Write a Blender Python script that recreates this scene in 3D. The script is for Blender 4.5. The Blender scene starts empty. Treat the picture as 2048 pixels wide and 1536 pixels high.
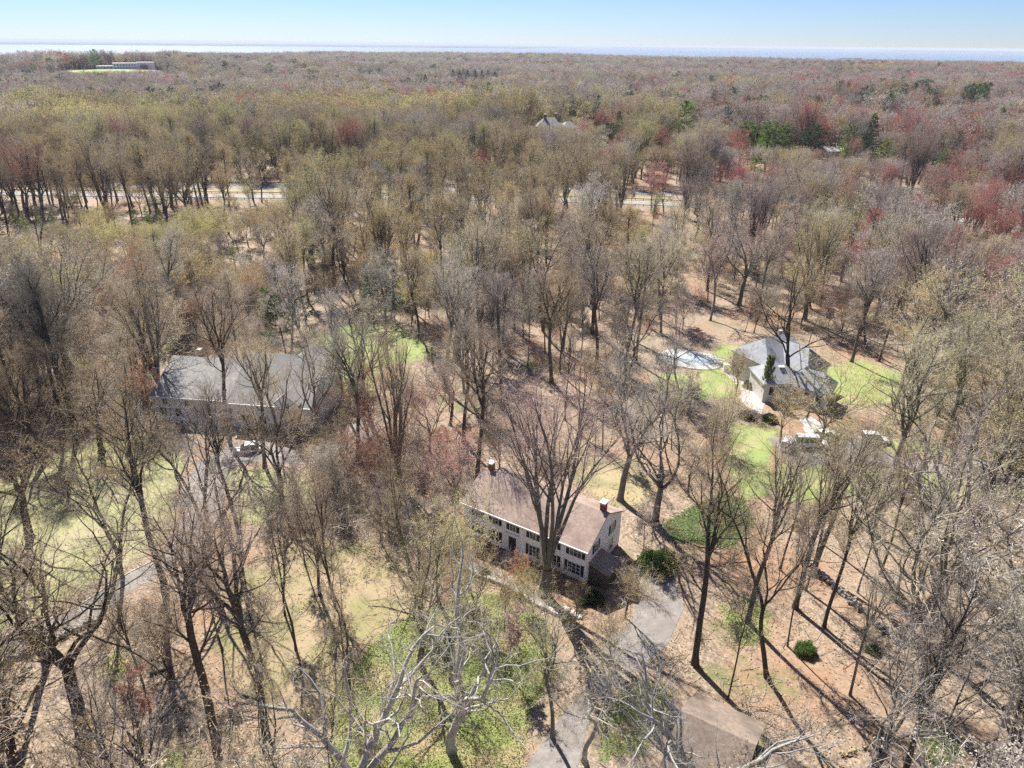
import bpy, math, random
import numpy as np
from mathutils import Matrix, Vector
R = math.radians
scene = bpy.context.scene
COL = scene.collection

# ------------------------------------------------------------------ camera, sky, sun, exposure
F_PX, CAM_H = 1420.0, 58.0
PITCH, ROLL = math.atan((768 - 88) / F_PX), -math.atan(20 / 2048)
_fw = np.array([0, math.cos(PITCH), -math.sin(PITCH)])
_r0 = np.array([1.0, 0, 0]); _u0 = np.cross(_r0, _fw)
_rt = _r0 * math.cos(ROLL) - _u0 * math.sin(ROLL)
_up = _u0 * math.cos(ROLL) + _r0 * math.sin(ROLL)
CAMP = np.array([0, 0, CAM_H])
cd = bpy.data.cameras.new('camera'); cam = bpy.data.objects.new('camera', cd); COL.objects.link(cam)
cd.sensor_width = 36; cd.lens = F_PX / 2048 * 36; cd.clip_start = 0.5; cd.clip_end = 200000
M = Matrix(((_rt[0], _up[0], -_fw[0], 0), (_rt[1], _up[1], -_fw[1], 0), (_rt[2], _up[2], -_fw[2], CAM_H), (0, 0, 0, 1)))
cam.matrix_world = M
scene.camera = cam

SUN_AZ, SUN_EL = R(-26), R(48)          # measured from +Y towards +X
w = bpy.data.worlds.new('World'); scene.world = w; w.use_nodes = True
nt = w.node_tree; sky = nt.nodes.new('ShaderNodeTexSky'); sky.sky_type = 'NISHITA'; sky.sun_disc = False
sky.sun_elevation = SUN_EL; sky.sun_rotation = SUN_AZ; sky.altitude = 1000
sky.air_density = 1.0; sky.dust_density = 0.0; sky.ozone_density = 6.0
bg = nt.nodes['Background']; tn0 = nt.nodes.new('ShaderNodeVectorMath'); tn0.operation = 'MULTIPLY'; tn0.inputs[1].default_value = (.80, .86, 1.10); nt.links.new(sky.outputs[0], tn0.inputs[0]); nt.links.new(tn0.outputs[0], bg.inputs[0]); bg.inputs[1].default_value = 0.05
sl = bpy.data.lights.new('sun', 'SUN'); sun = bpy.data.objects.new('sun', sl); COL.objects.link(sun)
sl.energy = 4.9; sl.angle = R(0.5); sl.color = (1.0, 0.95, 0.87)
sdir = Vector((math.sin(SUN_AZ) * math.cos(SUN_EL), math.cos(SUN_AZ) * math.cos(SUN_EL), math.sin(SUN_EL)))
sun.rotation_euler = sdir.to_track_quat('Z', 'Y').to_euler()
scene.view_settings.view_transform = 'Standard'; scene.view_settings.look = 'None'
scene.view_settings.exposure = 1.2; scene.view_settings.gamma = 1
scene.cycles.max_bounces = 5; scene.cycles.diffuse_bounces = 4; scene.cycles.transparent_max_bounces = 8
scene.cycles.volume_bounces = 0
scene.cycles.use_denoising = False

# ------------------------------------------------------------------ helpers
def at(x, y, z=0.0):
    """world point at height z that the photograph's pixel (x, y) shows"""
    d = _fw + _rt * (x - 1024) / F_PX - _up * (y - 768) / F_PX
    return CAMP + d * ((z - CAM_H) / d[2])

def pix(p):
    v = np.asarray(p, float) - CAMP
    z = v @ _fw
    z = np.where(z < 0.1, 0.1, z)
    return 1024 + F_PX * (v @ _rt) / z, 768 - F_PX * (v @ _up) / z

def tag(o, label=None, cat=None, group=None, kind=None):
    if label: o['label'] = label
    if cat: o['category'] = cat
    if group: o['group'] = group
    if kind: o['kind'] = kind
    return o

def empty(name, loc=(0, 0, 0), rz=0.0):
    o = bpy.data.objects.new(name, None); COL.objects.link(o)
    o.location = tuple(float(c) for c in loc); o.rotation_euler = (0, 0, rz); o.empty_display_size = 0.5
    return o

def mesh_np(name, V, faces_list, mats, link=True, parent=None, smooth=False, fmat=None):
    """faces_list: list of (array (n,k), material index)"""
    me = bpy.data.meshes.new(name)
    V = np.asarray(V, np.float32)
    loops = []; sizes = []; mi = []; sm = []
    for F, m in faces_list:
        F = np.asarray(F, np.int32)
        if len(F) == 0: continue
        loops.append(F.ravel()); sizes.append(np.full(len(F), F.shape[1], np.int32)); mi.append(np.full(len(F), m, np.int32))
    loops = np.concatenate(loops); sizes = np.concatenate(sizes); mi = np.concatenate(mi)
    me.vertices.add(len(V)); me.vertices.foreach_set('co', V.ravel())
    me.loops.add(len(loops)); me.loops.foreach_set('vertex_index', loops)
    me.polygons.add(len(sizes))
    st = np.zeros(len(sizes), np.int32); st[1:] = np.cumsum(sizes)[:-1]
    me.polygons.foreach_set('loop_start', st); me.polygons.foreach_set('loop_total', sizes)
    me.polygons.foreach_set('material_index', mi)
    me.update(calc_edges=True)
    if smooth: me.polygons.foreach_set('use_smooth', np.ones(len(sizes), bool))
    for m in mats: me.materials.append(m)
    if not link: return me
    o = bpy.data.objects.new(name, me); COL.objects.link(o)
    if parent is not None: o.parent = parent
    return o

class MB:
    """collects simple solids, built as ONE mesh"""
    def __init__(s): s.v = []; s.f = []
    def add(s, vs, fs, m=0):
        b = len(s.v); s.v += [tuple(map(float, p)) for p in vs]; s.f += [([b + i for i in f], m) for f in fs]
    def box(s, x0, x1, y0, y1, z0, z1, m=0):
        s.add([(x0, y0, z0), (x1, y0, z0), (x1, y1, z0), (x0, y1, z0), (x0, y0, z1), (x1, y0, z1), (x1, y1, z1), (x0, y1, z1)],
              [(0, 3, 2, 1), (4, 5, 6, 7), (0, 1, 5, 4), (1, 2, 6, 5), (2, 3, 7, 6), (3, 0, 4, 7)], m)
    def prism(s, poly, z0, z1, m=0):
        n = len(poly)
        s.add([(p[0], p[1], z0) for p in poly] + [(p[0], p[1], z1) for p in poly],
              [tuple(range(n))[::-1], tuple(range(n, 2 * n))] + [(i, (i + 1) % n, n + (i + 1) % n, n + i) for i in range(n)], m)
    def loft(s, rings, m=0, cap=True):
        n = len(rings[0]); vs = [p for r in rings for p in r]; fs = []
        for k in range(len(rings) - 1):
            for i in range(n):
                j = (i + 1) % n
                fs.append((k * n + i, k * n + j, (k + 1) * n + j, (k + 1) * n + i))
        if cap: fs += [tuple(range(n))[::-1], tuple((len(rings) - 1) * n + i for i in range(n))]
        s.add(vs, fs, m)
    def slab(s, q, t, m=0):
        """quad / polygon q with thickness t downwards along z"""
        n = len(q)
        s.add(list(q) + [(p[0], p[1], p[2] - t) for p in q],
              [tuple(range(n)), tuple(range(n, 2 * n))[::-1]] + [(i, n + i, n + (i + 1) % n, (i + 1) % n) for i in range(n)], m)
    def cyl(s, c, r, z0, z1, n=12, r1=None, m=0):
        r1 = r if r1 is None else r1
        a = [2 * math.pi * i / n for i in range(n)]
        s.loft([[(c[0] + r * math.cos(t), c[1] + r * math.sin(t), z0) for t in a], [(c[0] + r1 * math.cos(t), c[1] + r1 * math.sin(t), z1) for t in a]], m)
    def build(s, name, mats, parent=None, bevel=0.0, smooth=False):
        me = bpy.data.meshes.new(name)
        me.from_pydata(s.v, [], [f for f, _ in s.f])
        mats = mats if isinstance(mats, (list, tuple)) else [mats]
        for m in mats: me.materials.append(m)
        for p, (_, m) in zip(me.polygons, s.f): p.material_index = m; p.use_smooth = smooth
        me.update()
        o = bpy.data.objects.new(name, me); COL.objects.link(o)
        if parent is not None: o.parent = parent
        if bevel:
            b = o.modifiers.new('bevel', 'BEVEL'); b.width = bevel; b.segments = 1; b.limit_method = 'ANGLE'
        return o

# ------------------------------------------------------------------ materials
def new_mat(name):
    m = bpy.data.materials.new(name); m.use_nodes = True
    n = m.node_tree.nodes; b = n['Principled BSDF']
    b.inputs['Roughness'].default_value = 0.85; b.inputs['Specular IOR Level'].default_value = 0.25
    return m, n, m.node_tree.links, b

def noisy(name, c1, c2, scale=3.0, rough=0.85, detail=6.0, bump=0.0, c3=None, s3=0.15, spec=0.25, stretch=None, lo=0.35, hi=0.65):
    m, n, l, b = new_mat(name)
    tc = n.new('ShaderNodeTexCoord'); mp = n.new('ShaderNodeMapping'); l.new(tc.outputs['Object'], mp.inputs[0])
    if stretch: mp.inputs['Scale'].default_value = stretch
    t = n.new('ShaderNodeTexNoise'); t.inputs['Scale'].default_value = scale; t.inputs['Detail'].default_value = detail
    t.inputs['Roughness'].default_value = 0.65
    l.new(mp.outputs[0], t.inputs['Vector'])
    cr = n.new('ShaderNodeValToRGB'); cr.color_ramp.elements[0].position = lo; cr.color_ramp.elements[1].position = hi
    cr.color_ramp.elements[0].color = (*c1, 1); cr.color_ramp.elements[1].color = (*c2, 1)
    l.new(t.outputs['Fac'], cr.inputs[0]); out = cr.outputs[0]
    if c3:
        t2 = n.new('ShaderNodeTexNoise'); t2.inputs['Scale'].default_value = s3; t2.inputs['Detail'].default_value = 5
        l.new(mp.outputs[0], t2.inputs['Vector'])
        mr = n.new('ShaderNodeMapRange'); mr.inputs[1].default_value = 0.45; mr.inputs[2].default_value = 0.65
        l.new(t2.outputs['Fac'], mr.inputs[0])
        mx = n.new('ShaderNodeMix'); mx.data_type = 'RGBA'; l.new(mr.outputs[0], mx.inputs[0]); l.new(out, mx.inputs[6])
        mx.inputs[7].default_value = (*c3, 1); out = mx.outputs[2]
    l.new(out, b.inputs['Base Color']); b.inputs['Roughness'].default_value = rough; b.inputs['Specular IOR Level'].default_value = spec
    if bump:
        bp = n.new('ShaderNodeBump'); bp.inputs['Strength'].default_value = bump; bp.inputs['Distance'].default_value = 0.1
        l.new(t.outputs['Fac'], bp.inputs['Height']); l.new(bp.outputs[0], b.inputs['Normal'])
    return m

def tinted(name, attr, vary=0.25, rough=0.8, dark=None, scale=1.5, transl=0.0):
    """colour from the tree's own tint property (per tree), broken up by noise"""
    m, n, l, b = new_mat(name)
    a = n.new('ShaderNodeAttribute'); a.attribute_type = 'INSTANCER'; a.attribute_name = attr
    tc = n.new('ShaderNodeTexCoord'); t = n.new('ShaderNodeTexNoise'); t.inputs['Scale'].default_value = scale; t.inputs['Detail'].default_value = 4
    l.new(tc.outputs['Object'], t.inputs['Vector'])
    mr = n.new('ShaderNodeMapRange'); mr.inputs[1].default_value = 0.3; mr.inputs[2].default_value = 0.7
    mr.inputs[3].default_value = 1 - vary; mr.inputs[4].default_value = 1 + vary
    l.new(t.outputs['Fac'], mr.inputs[0])
    mx = n.new('ShaderNodeVectorMath'); mx.operation = 'SCALE'
    l.new(a.outputs['Color'], mx.inputs[0]); l.new(mr.outputs[0], mx.inputs['Scale'])
    l.new(mx.outputs[0], b.inputs['Base Color']); b.inputs['Roughness'].default_value = rough
    if transl:
        tr = n.new('ShaderNodeBsdfTranslucent'); l.new(mx.outputs[0], tr.inputs[0])
        ms = n.new('ShaderNodeMixShader'); ms.inputs[0].default_value = transl
        l.new(b.outputs[0], ms.inputs[1]); l.new(tr.outputs[0], ms.inputs[2])
        l.new(ms.outputs[0], n['Material Output'].inputs[0])
    return m

M_BARK = tinted('bark', 'bark', 0.35, scale=2.5)
M_TWIG = tinted('twigs', 'tint', 0.15, scale=0.4, transl=0.1)
M_BUD = tinted('buds', 'bud', 0.3, scale=0.6, transl=0.35)
M_NEEDLE = tinted('needles', 'tint', 0.35, scale=0.5, transl=0.3)

# ------------------------------------------------------------------ tree generator (numpy)
def norm(v): return v / (np.linalg.norm(v, axis=-1, keepdims=True) + 1e-9)

def grow(P0, D0, L, k, wob, up, rng):
    n = len(P0); P = np.zeros((n, k + 1, 3)); P[:, 0] = P0; D = norm(D0.copy()); st = (L / k)[:, None]
    for i in range(k):
        D = norm(D + rng.normal(0, wob, (n, 3)) + np.array([0, 0, up]))
        P[:, i + 1] = P[:, i] + D * st
    return P

def spawn(P, Rd, L, m, tlo, thi, alo, ahi, rng):
    n, k1, _ = P.shape; k = k1 - 1
    t = tlo + (thi - tlo) * (np.arange(m)[None, :] + rng.random((n, m))) / m
    f = np.clip(t * k, 0, k - 1e-4); i = f.astype(int); fr = (f - i)[..., None]
    ar = np.arange(n)[:, None]
    A = P[ar, i]; B = P[ar, i + 1]; pos = A + (B - A) * fr; tan = norm(B - A)
    rad = Rd[ar, i] * (1 - fr[..., 0]) + Rd[ar, i + 1] * fr[..., 0]
    ref = norm(rng.normal(0, 1, (n, m, 3))); perp = norm(np.cross(tan, ref))
    phi = (np.arange(m) * 2.4)[None, :] + rng.random((n, 1)) * 6.28 + rng.normal(0, .4, (n, m))
    e0 = norm(np.cross(tan, np.array([0.31, 0.17, 0.93]))); e1 = np.cross(tan, e0)
    perp = norm(e0 * np.cos(phi)[..., None] + e1 * np.sin(phi)[..., None])
    a = alo + (ahi - alo) * rng.random((n, m)); a = a[..., None]
    D = tan * np.cos(a) + perp * np.sin(a)
    PL = np.repeat(L[:, None], m, 1)
    return pos.reshape(-1, 3), D.reshape(-1, 3), t.ravel(), rad.ravel(), PL.ravel()

def radii(r0, k, end=0.25, p=0.9):
    s = (1 - np.linspace(0, 1, k + 1)) ** p
    return r0[:, None] * (end + (1 - end) * s[None, :])

class Geo:
    def __init__(s): s.V = []; s.F = {}; s.n = 0
    def push(s, V, F, m):
        s.V.append(V); s.F.setdefault((m, F.shape[1]), []).append(F + s.n); s.n += len(V)
    def tubes(s, P, Rd, sides, m):
        n, k1, _ = P.shape
        if n == 0: return
        T = np.zeros_like(P); T[:, :-1] = P[:, 1:] - P[:, :-1]; T[:, -1] = T[:, -2]; T[:, 1:-1] = (P[:, 2:] - P[:, :-2]); T = norm(T)
        ref = np.where(np.abs(T[:, :1, 2:3]) > 0.8, np.array([1., 0.2, 0]), np.array([0., 0.1, 1.])) * np.ones_like(T)
        e0 = norm(np.cross(T, ref)); e1 = np.cross(T, e0)
        a = np.arange(sides) * 2 * np.pi / sides
        V = P[:, :, None, :] + Rd[:, :, None, None] * (e0[:, :, None, :] * np.cos(a)[None, None, :, None] + e1[:, :, None, :] * np.sin(a)[None, None, :, None])
        b = (np.arange(n) * k1 * sides)[:, None, None] + (np.arange(k1 - 1) * sides)[None, :, None]
        i = np.arange(sides)[None, None, :]; j = (i + 1) % sides
        F = np.stack([b + i, b + j, b + j + sides, b + i + sides], -1).reshape(-1, 4)
        s.push(V.reshape(-1, 3), F, m)
    def blades(s, A, D, L, w, m, rng):
        n = len(A); D = norm(D); side = norm(np.cross(D, norm(rng.normal(0, 1, (n, 3))))) * w
        V = np.stack([A - side / 2, A + side / 2, A + D * np.reshape(L, (-1, 1))], 1).reshape(-1, 3)
        s.push(V, np.arange(n * 3).reshape(-1, 3), m)
    def flakes(s, A, size, m, rng):
        n = len(A); u = norm(rng.normal(0, 1, (n, 3))); v = norm(np.cross(u, rng.normal(0, 1, (n, 3))))
        sz = (size * (0.6 + 0.8 * rng.random(n)))[:, None]
        V = np.stack([A, A + u * sz, A + u * sz * .5 + v * sz * .8], 1).reshape(-1, 3)
        s.push(V, np.arange(n * 3).reshape(-1, 3), m)
    def mesh(s, name, mats, mats_idx):
        V = np.concatenate(s.V); fl = []
        for (m, k), Fs in s.F.items(): fl.append((np.concatenate(Fs), mats_idx[m]))
        return mesh_np(name, V, fl, mats, link=False)

STY = {
    # fork height, leaders, spread lo/hi, wobble, up-tropism, limb angle, limb count, limb length, height, trunk radius
    'tall':   dict(fork=.54, nl=4, sp=(.12, .36), wob=.095, up=.05, la=(.45, .85), nlimb=9, ll=.42, H=26, r=.31),
    'poplar': dict(fork=.86, nl=3, sp=(.15, .3), wob=.05, up=.03, la=(.6, .95), nlimb=9, ll=.42, H=28, r=.36),
    'vase':   dict(fork=.14, nl=8, sp=(.12, .36), wob=.055, up=.03, la=(.3, .6), nlimb=9, ll=.34, H=25, r=.55),
    'oak':    dict(fork=.30, nl=5, sp=(.4, .75), wob=.17, up=.08, la=(.6, 1.1), nlimb=9, ll=.46, H=23, r=.45),
    'small':  dict(fork=.25, nl=5, sp=(.25, .6), wob=.14, up=.05, la=(.5, 1.0), nlimb=7, ll=.5, H=11, r=.14),
    'sapling': dict(fork=.6, nl=2, sp=(.15, .35), wob=.09, up=.05, la=(.6, 1.0), nlimb=6, ll=.35, H=12, r=.08),
    'syc':    dict(fork=.28, nl=4, sp=(.45, .8), wob=.24, up=.12, la=(.6, 1.1), nlimb=8, ll=.5, H=27, r=.5),
    'lean':   dict(fork=.38, nl=3, sp=(.2, .5), wob=.14, up=.04, la=(.5, .9), nlimb=7, ll=.4, H=20, r=.2),
}

def make_tree(style, seed, lod=0, twigw=1.0, budn=1.0, lean=0.0, dens=1.0):
    """returns trunk Geo, crown Geo; material ids: 0 bark, 1 twig, 2 bud"""
    q = STY[style]; rng = np.random.default_rng(seed); H = q['H']; sc = H / 25.0
    T = Geo(); C = Geo()
    a0 = rng.random() * 6.28
    hT = q['fork'] * H; kt = 10
    P0 = np.zeros((1, 3)); D0 = np.array([[math.cos(a0) * lean, math.sin(a0) * lean, 1.0]])
    trunk = grow(P0, D0, np.array([hT]), kt, q['wob'] * .35, .05, rng)
    r0 = q['r'] * 1.15; tr = (r0 * (1 - .45 * (np.linspace(0, 1, kt + 1) * q['fork'] ** .5)))[None, :]
    tr = tr.copy(); tr[0, 0] *= 1.35
    sides = [9, 5, 4][lod]
    T.tubes(trunk, tr, sides, 0)
    # leaders
    nl = q['nl']; top = trunk[0, -1]; td = norm(trunk[0, -1] - trunk[0, -2])
    ph = a0 + np.arange(nl) * 6.283 / nl + rng.normal(0, .35, nl)
    an = q['sp'][0] + (q['sp'][1] - q['sp'][0]) * rng.random(nl); an[0] *= .35
    D = np.stack([np.cos(ph) * np.sin(an), np.sin(ph) * np.sin(an), np.cos(an)], 1) + td[None] * .25
    L = (H - hT) * (.72 + .33 * rng.random(nl)) / (np.cos(an) * .5 + .5); L[0] = (H - hT) * 1.02
    base = np.repeat(top[None], nl, 0) - td[None] * (rng.random((nl, 1)) * hT * (.12 if nl < 8 else .3))
    k1 = 12 if lod == 0 else 7
    LP = grow(base, D, L, k1, q['wob'], q['up'], rng)
    r1 = tr[0, -1] * (.78 if nl < 5 else .55) * (.7 + .4 * rng.random(nl)); r1[0] = tr[0, -1] * (.9 if nl < 5 else .6)
    big = 1.15 if style == 'syc' else 1.0; LR = radii(r1 * big, k1, .12 * big ** 3)
    T.tubes(LP, LR, [7, 4, 3][lod], 0)
    limbs = [(LP, LR, L)]
    if q['fork'] > .4:      # limbs straight off the trunk
        m = 9 if style == 'poplar' else (3 if style != 'sapling' else 6)
        p, d, t, r, pl = spawn(trunk, tr, np.array([hT]), m, .38 if style == 'poplar' else .6, .97, .6, 1.1, rng)
        L1 = H * (.26 if style == 'poplar' else .2) * (.6 + .6 * rng.random(m)) * (1.25 - .55 * t)
        BP = grow(p, d, L1, 7, q['wob'], .1, rng); BR = radii(np.minimum(r * .4, .012 * L1 * 1.4 + .02), 7, .15)
        T.tubes(BP, BR, [5, 3, 3][lod], 0); limbs.append((BP, BR, L1))
    # level 2
    L3s = []
    nlb = int(round(q['nlimb'] * (1 if lod < 2 else .7)))
    for (P, Rd, L_) in limbs:
        p, d, t, r, pl = spawn(P, Rd, L_, nlb, .16 if nl < 8 else .4, .98, q['la'][0], q['la'][1], rng)
        L2 = pl * q['ll'] * (1.15 - .75 * t) * (.6 + .7 * rng.random(len(t))) + .05 * H
        k2 = 6 if lod == 0 else 4
        BP = grow(p, d, L2, k2, q['wob'] * 1.2, .09, rng)
        BR = radii(np.minimum(r * .7, (.015 * L2 + .016 * sc) * big ** 1.5), k2, .2)
        T.tubes(BP, BR, [4, 3, 3][lod], 0); L3s.append((BP, BR, L2))
    # level 3 and twigs
    m3, m4, m5 = [(8, 6, 3), (6, 5, 2), (4, 5, 0)][lod]
    m3 = max(2, int(m3 * dens)); w = [1.0, 1.7, 3.6][lod] * twigw
    ends = []
    if lod == 0 or True:
        L3s.append((limbs[0][0], limbs[0][1], limbs[0][2] * .55))
    for (P, Rd, L_) in L3s:
        p, d, t, r, pl = spawn(P, Rd, L_, m3, .2, 1.0, .4, 1.0, rng)
        L3 = np.clip(pl * .42 * (1.2 - .6 * t) * (.6 + .8 * rng.random(len(t))), .5 * sc, 3.6 * sc)
        k3 = 3 if lod == 0 else 2
        BP = grow(p, d, L3, k3, q['wob'] * 1.4, .1, rng)
        BR = radii(np.minimum(r * .6, (.0075 * L3 + .009) * w ** .5), k3, .3)
        C.tubes(BP, BR, 3, 1)
        p, d, t, r, pl = spawn(BP, BR, L3, m4, .15, 1.0, .4, 1.0, rng)
        L4 = np.clip(pl * .5 * (.6 + .8 * rng.random(len(t))), .3 * sc, 1.5 * sc)
        C.blades(p, d, L4, .022 * w, 1, rng)
        D4 = norm(d + np.array([0, 0, .25]))
        if m5:
            pos = np.repeat(p, m5, 0) + np.repeat(D4 * L4[:, None], m5, 0) * rng.random((len(p) * m5, 1)) * .8
            d5 = np.repeat(D4, m5, 0) + rng.normal(0, .55, (len(p) * m5, 3)) + np.array([0, 0, .2])
            L5 = np.repeat(L4, m5) * (.45 + .4 * rng.random(len(pos)))
            C.blades(pos, d5, L5, .015 * w, 1, rng)
            ends.append(pos + norm(d5) * L5[:, None])
        ends.append(p + D4 * L4[:, None])
    E_ = np.concatenate(ends); keep = rng.random(len(E_)) < min(1, [.7, .9, 1][lod] * budn)
    E_ = E_[keep]
    C.flakes(E_, [.085, .14, .42][lod] * (budn if budn > 1 else 1), 2, rng)
    return T, C

def join_geo(name, T, C, mats=None):
    V = np.concatenate(T.V + C.V); n0 = T.n; fl = []
    for (m, k), Fs in T.F.items(): fl.append((np.concatenate(Fs), m))
    for (m, k), Fs in C.F.items(): fl.append((np.concatenate(Fs) + n0, m))
    return mesh_np(name, V, fl, mats or [M_BARK, M_TWIG, M_BUD], link=False)

def make_conifer(style, seed, lod=0):
    rng = np.random.default_rng(seed); T = Geo(); C = Geo()
    if style == 'pine':
        H = 20.; n1 = 34; tr = grow(np.zeros((1, 3)), np.array([[.03, 0, 1.]]), np.array([H]), 12, .02, .05, rng)
        TR = radii(np.array([.3]), 12, .08); T.tubes(tr, TR, 7, 0)
        p, d, t, r, pl = spawn(tr, TR, np.array([H]), n1, .2, .99, 1.1, 1.45, rng)
        L = (1 - t) ** .55 * 6.2 * (.55 + .6 * rng.random(n1)) + .5
        P = grow(p, d, L, 5, .1, .1, rng); Rd = radii(.012 * L + .02, 5, .2); T.tubes(P, Rd, 3, 0)
        p, d, t, r, pl = spawn(P, Rd, L, 11, .22, 1.02, .4, 1.0, rng)
        L2 = pl * .28 * (.6 + .8 * rng.random(len(t))) + .25
        d = norm(d * np.array([1, 1, .35]) + np.array([0, 0, .12])); k = 34; w_, ln = .07, .5
    elif style == 'spruce':
        H = 17.; n1 = 70; tr = grow(np.zeros((1, 3)), np.array([[0, 0, 1.]]), np.array([H]), 12, .01, .05, rng)
        TR = radii(np.array([.22]), 12, .05); T.tubes(tr, TR, 7, 0)
        p, d, t, r, pl = spawn(tr, TR, np.array([H]), n1, .06, .99, 1.3, 1.65, rng)
        L = (1 - t) ** .85 * 3.9 * (.8 + .35 * rng.random(n1)) + .2
        P = grow(p, d, L, 4, .05, -.03, rng); Rd = radii(.01 * L + .015, 4, .2); T.tubes(P, Rd, 3, 0)
        p, d, t, r, pl = spawn(P, Rd, L, 9, .15, 1.02, .5, 1.0, rng)
        L2 = pl * .26 + .2; d = norm(d * np.array([1, 1, .3]) - np.array([0, 0, .1])); k = 20; w_, ln = .08, .34
    else:                     # column (arborvitae)
        H = 10.; n1 = 60; tr = grow(np.zeros((1, 3)), np.array([[0, 0, 1.]]), np.array([H * .93]), 10, .01, .05, rng)
        TR = radii(np.array([.14]), 10, .1); T.tubes(tr, TR, 6, 0)
        p, d, t, r, pl = spawn(tr, TR, np.array([H]), n1, .02, .99, .5, .9, rng)
        L = np.sin(np.clip(t * .85 + .15, 0, 1) * 3.14) ** .5 * 1.7 + .2
        P = grow(p, d, L, 3, .05, .2, rng); Rd = radii(.01 * L + .012, 3, .2); T.tubes(P, Rd, 3, 0)
        p, d, t, r, pl = spawn(P, Rd, L, 8, .2, 1.05, .3, .9, rng)
        L2 = pl * .2 + .15; d = norm(d + np.array([0, 0, .8])); k = 18; w_, ln = .08, .3
    if lod: k = max(5, k // 4); w_ *= 2.1; ln *= 1.15
    n = len(p)
    pos = np.repeat(p, k, 0) + np.repeat(d * L2[:, None], k, 0) * rng.random((n * k, 1))
    dd = np.repeat(d, k, 0) * .6 + rng.normal(0, .5, (n * k, 3)) + np.array([0, 0, .25])
    C.blades(pos, dd, ln * (.6 + .7 * rng.random(n * k)), w_ * 1.6, 1, rng)
    return T, C

def make_brush(seed, lod=0, hgt=2.8, spread=.9):
    rng = np.random.default_rng(seed); C = Geo(); n = 16
    P0 = np.concatenate([rng.normal(0, .4, (n, 2)), np.zeros((n, 1)) - .05], 1)
    D0 = np.concatenate([rng.normal(0, spread * .5, (n, 2)), np.ones((n, 1))], 1)
    L = hgt * (.6 + .6 * rng.random(n)); P = grow(P0, D0, L, 6, .16, -.03, rng); Rd = radii(.011 + .004 * L, 6, .25)
    C.tubes(P, Rd, 3, 1)
    p, d, t, r, pl = spawn(P, Rd, L, 8, .15, 1, .4, 1.1, rng); L2 = .35 * pl * (.5 + rng.random(len(t)))
    P2 = grow(p, d, L2, 3, .2, .02, rng); R2 = radii(np.full(len(L2), .008), 3, .3); C.tubes(P2, R2, 3, 1)
    p, d, t, r, pl = spawn(P2, R2, L2, 6, .1, 1, .4, 1.1, rng); L3 = .5 * pl * (.5 + rng.random(len(t)))
    C.blades(p, d, L3, .02, 1, rng); C.flakes((p + norm(d) * L3[:, None])[::2], .05, 2, rng)
    return C

def make_leafy(seed, rx=1.4, rz=1.2, n=5200, size=.13):
    """dense broad-leaved evergreen shrub: stems and leaves through the outer part of its volume"""
    rng = np.random.default_rng(seed); T = Geo(); C = Geo(); m = 14
    P0 = np.concatenate([rng.normal(0, .15, (m, 2)), np.zeros((m, 1))], 1)
    D0 = np.concatenate([rng.normal(0, .8, (m, 2)), np.ones((m, 1))], 1)
    P = grow(P0, D0, np.full(m, rz * 1.25), 4, .12, .02, rng); T.tubes(P, radii(np.full(m, .035), 4, .3), 4, 0)
    u = norm(rng.normal(0, 1, (n, 3))); u[:, 2] = np.abs(u[:, 2])
    lump = 1 + .16 * np.sin(u[:, 0] * 5 + seed) * np.cos(u[:, 1] * 6 + seed * 2) + .1 * np.sin(u[:, 2] * 9 + seed)
    rr = (.62 + .42 * rng.random((n, 1)) ** .6) * lump[:, None]
    C.flakes(u * rr * np.array([rx, rx, rz]) + np.array([0, 0, .12]), size, 1, rng)
    return T, C

# ------------------------------------------------------------------ terrain
HILLS = []
SCH = at(225, 141, 20.0); HILLS.append((SCH[0] * 1.02, SCH[1] + 20, 170.0, 20.0))
H1C = at(1100, 240, 17.0); HILLS.append((H1C[0], H1C[1], 60.0, 9.0))
H2C = at(1657, 292, 11.0); HILLS.append((H2C[0], H2C[1], 45.0, 5.0))
AZ = np.array([-60., -38, -31, -27, -22, -13, 0, 20, 36, 60]); SHORE = np.array([1900., 2050, 2150, 2250, 3300, 3400, 2900, 2900, 2800, 2700])

def hz(x, y):
    x = np.asarray(x, float); y = np.asarray(y, float)
    r = np.hypot(x, y); s = np.clip((r - 330) / 700, 0, 1); s = s * s * (3 - 2 * s)
    h = s * (5 * np.sin(x / 330 + 1) * np.cos(y / 420) + 3.5 * np.sin((x + y) / 190 + 2) + 2 * np.sin(x / 95) * np.sin(y / 120))
    for (hx, hy, hr, hh) in HILLS:
        h = h + hh * np.exp(-(((x - hx) ** 2 + (y - hy) ** 2) / hr ** 2) ** 1.5)
    sh = np.interp(np.degrees(np.arctan2(x, y)), AZ, SHORE)
    k = np.clip((r - (sh - 350)) / 330, 0, 1); k = np.where(y < 0, 0, k)
    return h * (1 - k) - 33.0 * k * k

def inpoly(x, y, poly):
    x = np.asarray(x); y = np.asarray(y); c = np.zeros(x.shape, bool); n = len(poly)
    for i in range(n):
        x0, y0 = poly[i]; x1, y1 = poly[(i + 1) % n]
        c ^= ((y0 > y) != (y1 > y)) & (x < (x1 - x0) * (y - y0) / ((y1 - y0) + 1e-12) + x0)
    return c

def ppoly(pts): return [tuple(at(px, py)[:2]) for px, py in pts]

def ribbon(line, width):
    P = np.array(line, float); T = np.zeros_like(P); T[1:-1] = P[2:] - P[:-2]; T[0] = P[1] - P[0]; T[-1] = P[-1] - P[-2]
    T = norm(T); Nn = np.stack([-T[:, 1], T[:, 0]], 1); wd = np.reshape(width, (-1, 1)) / 2 * np.ones((len(P), 1))
    return [tuple(p) for p in P + Nn * wd] + [tuple(p) for p in (P - Nn * wd)[::-1]]

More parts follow.
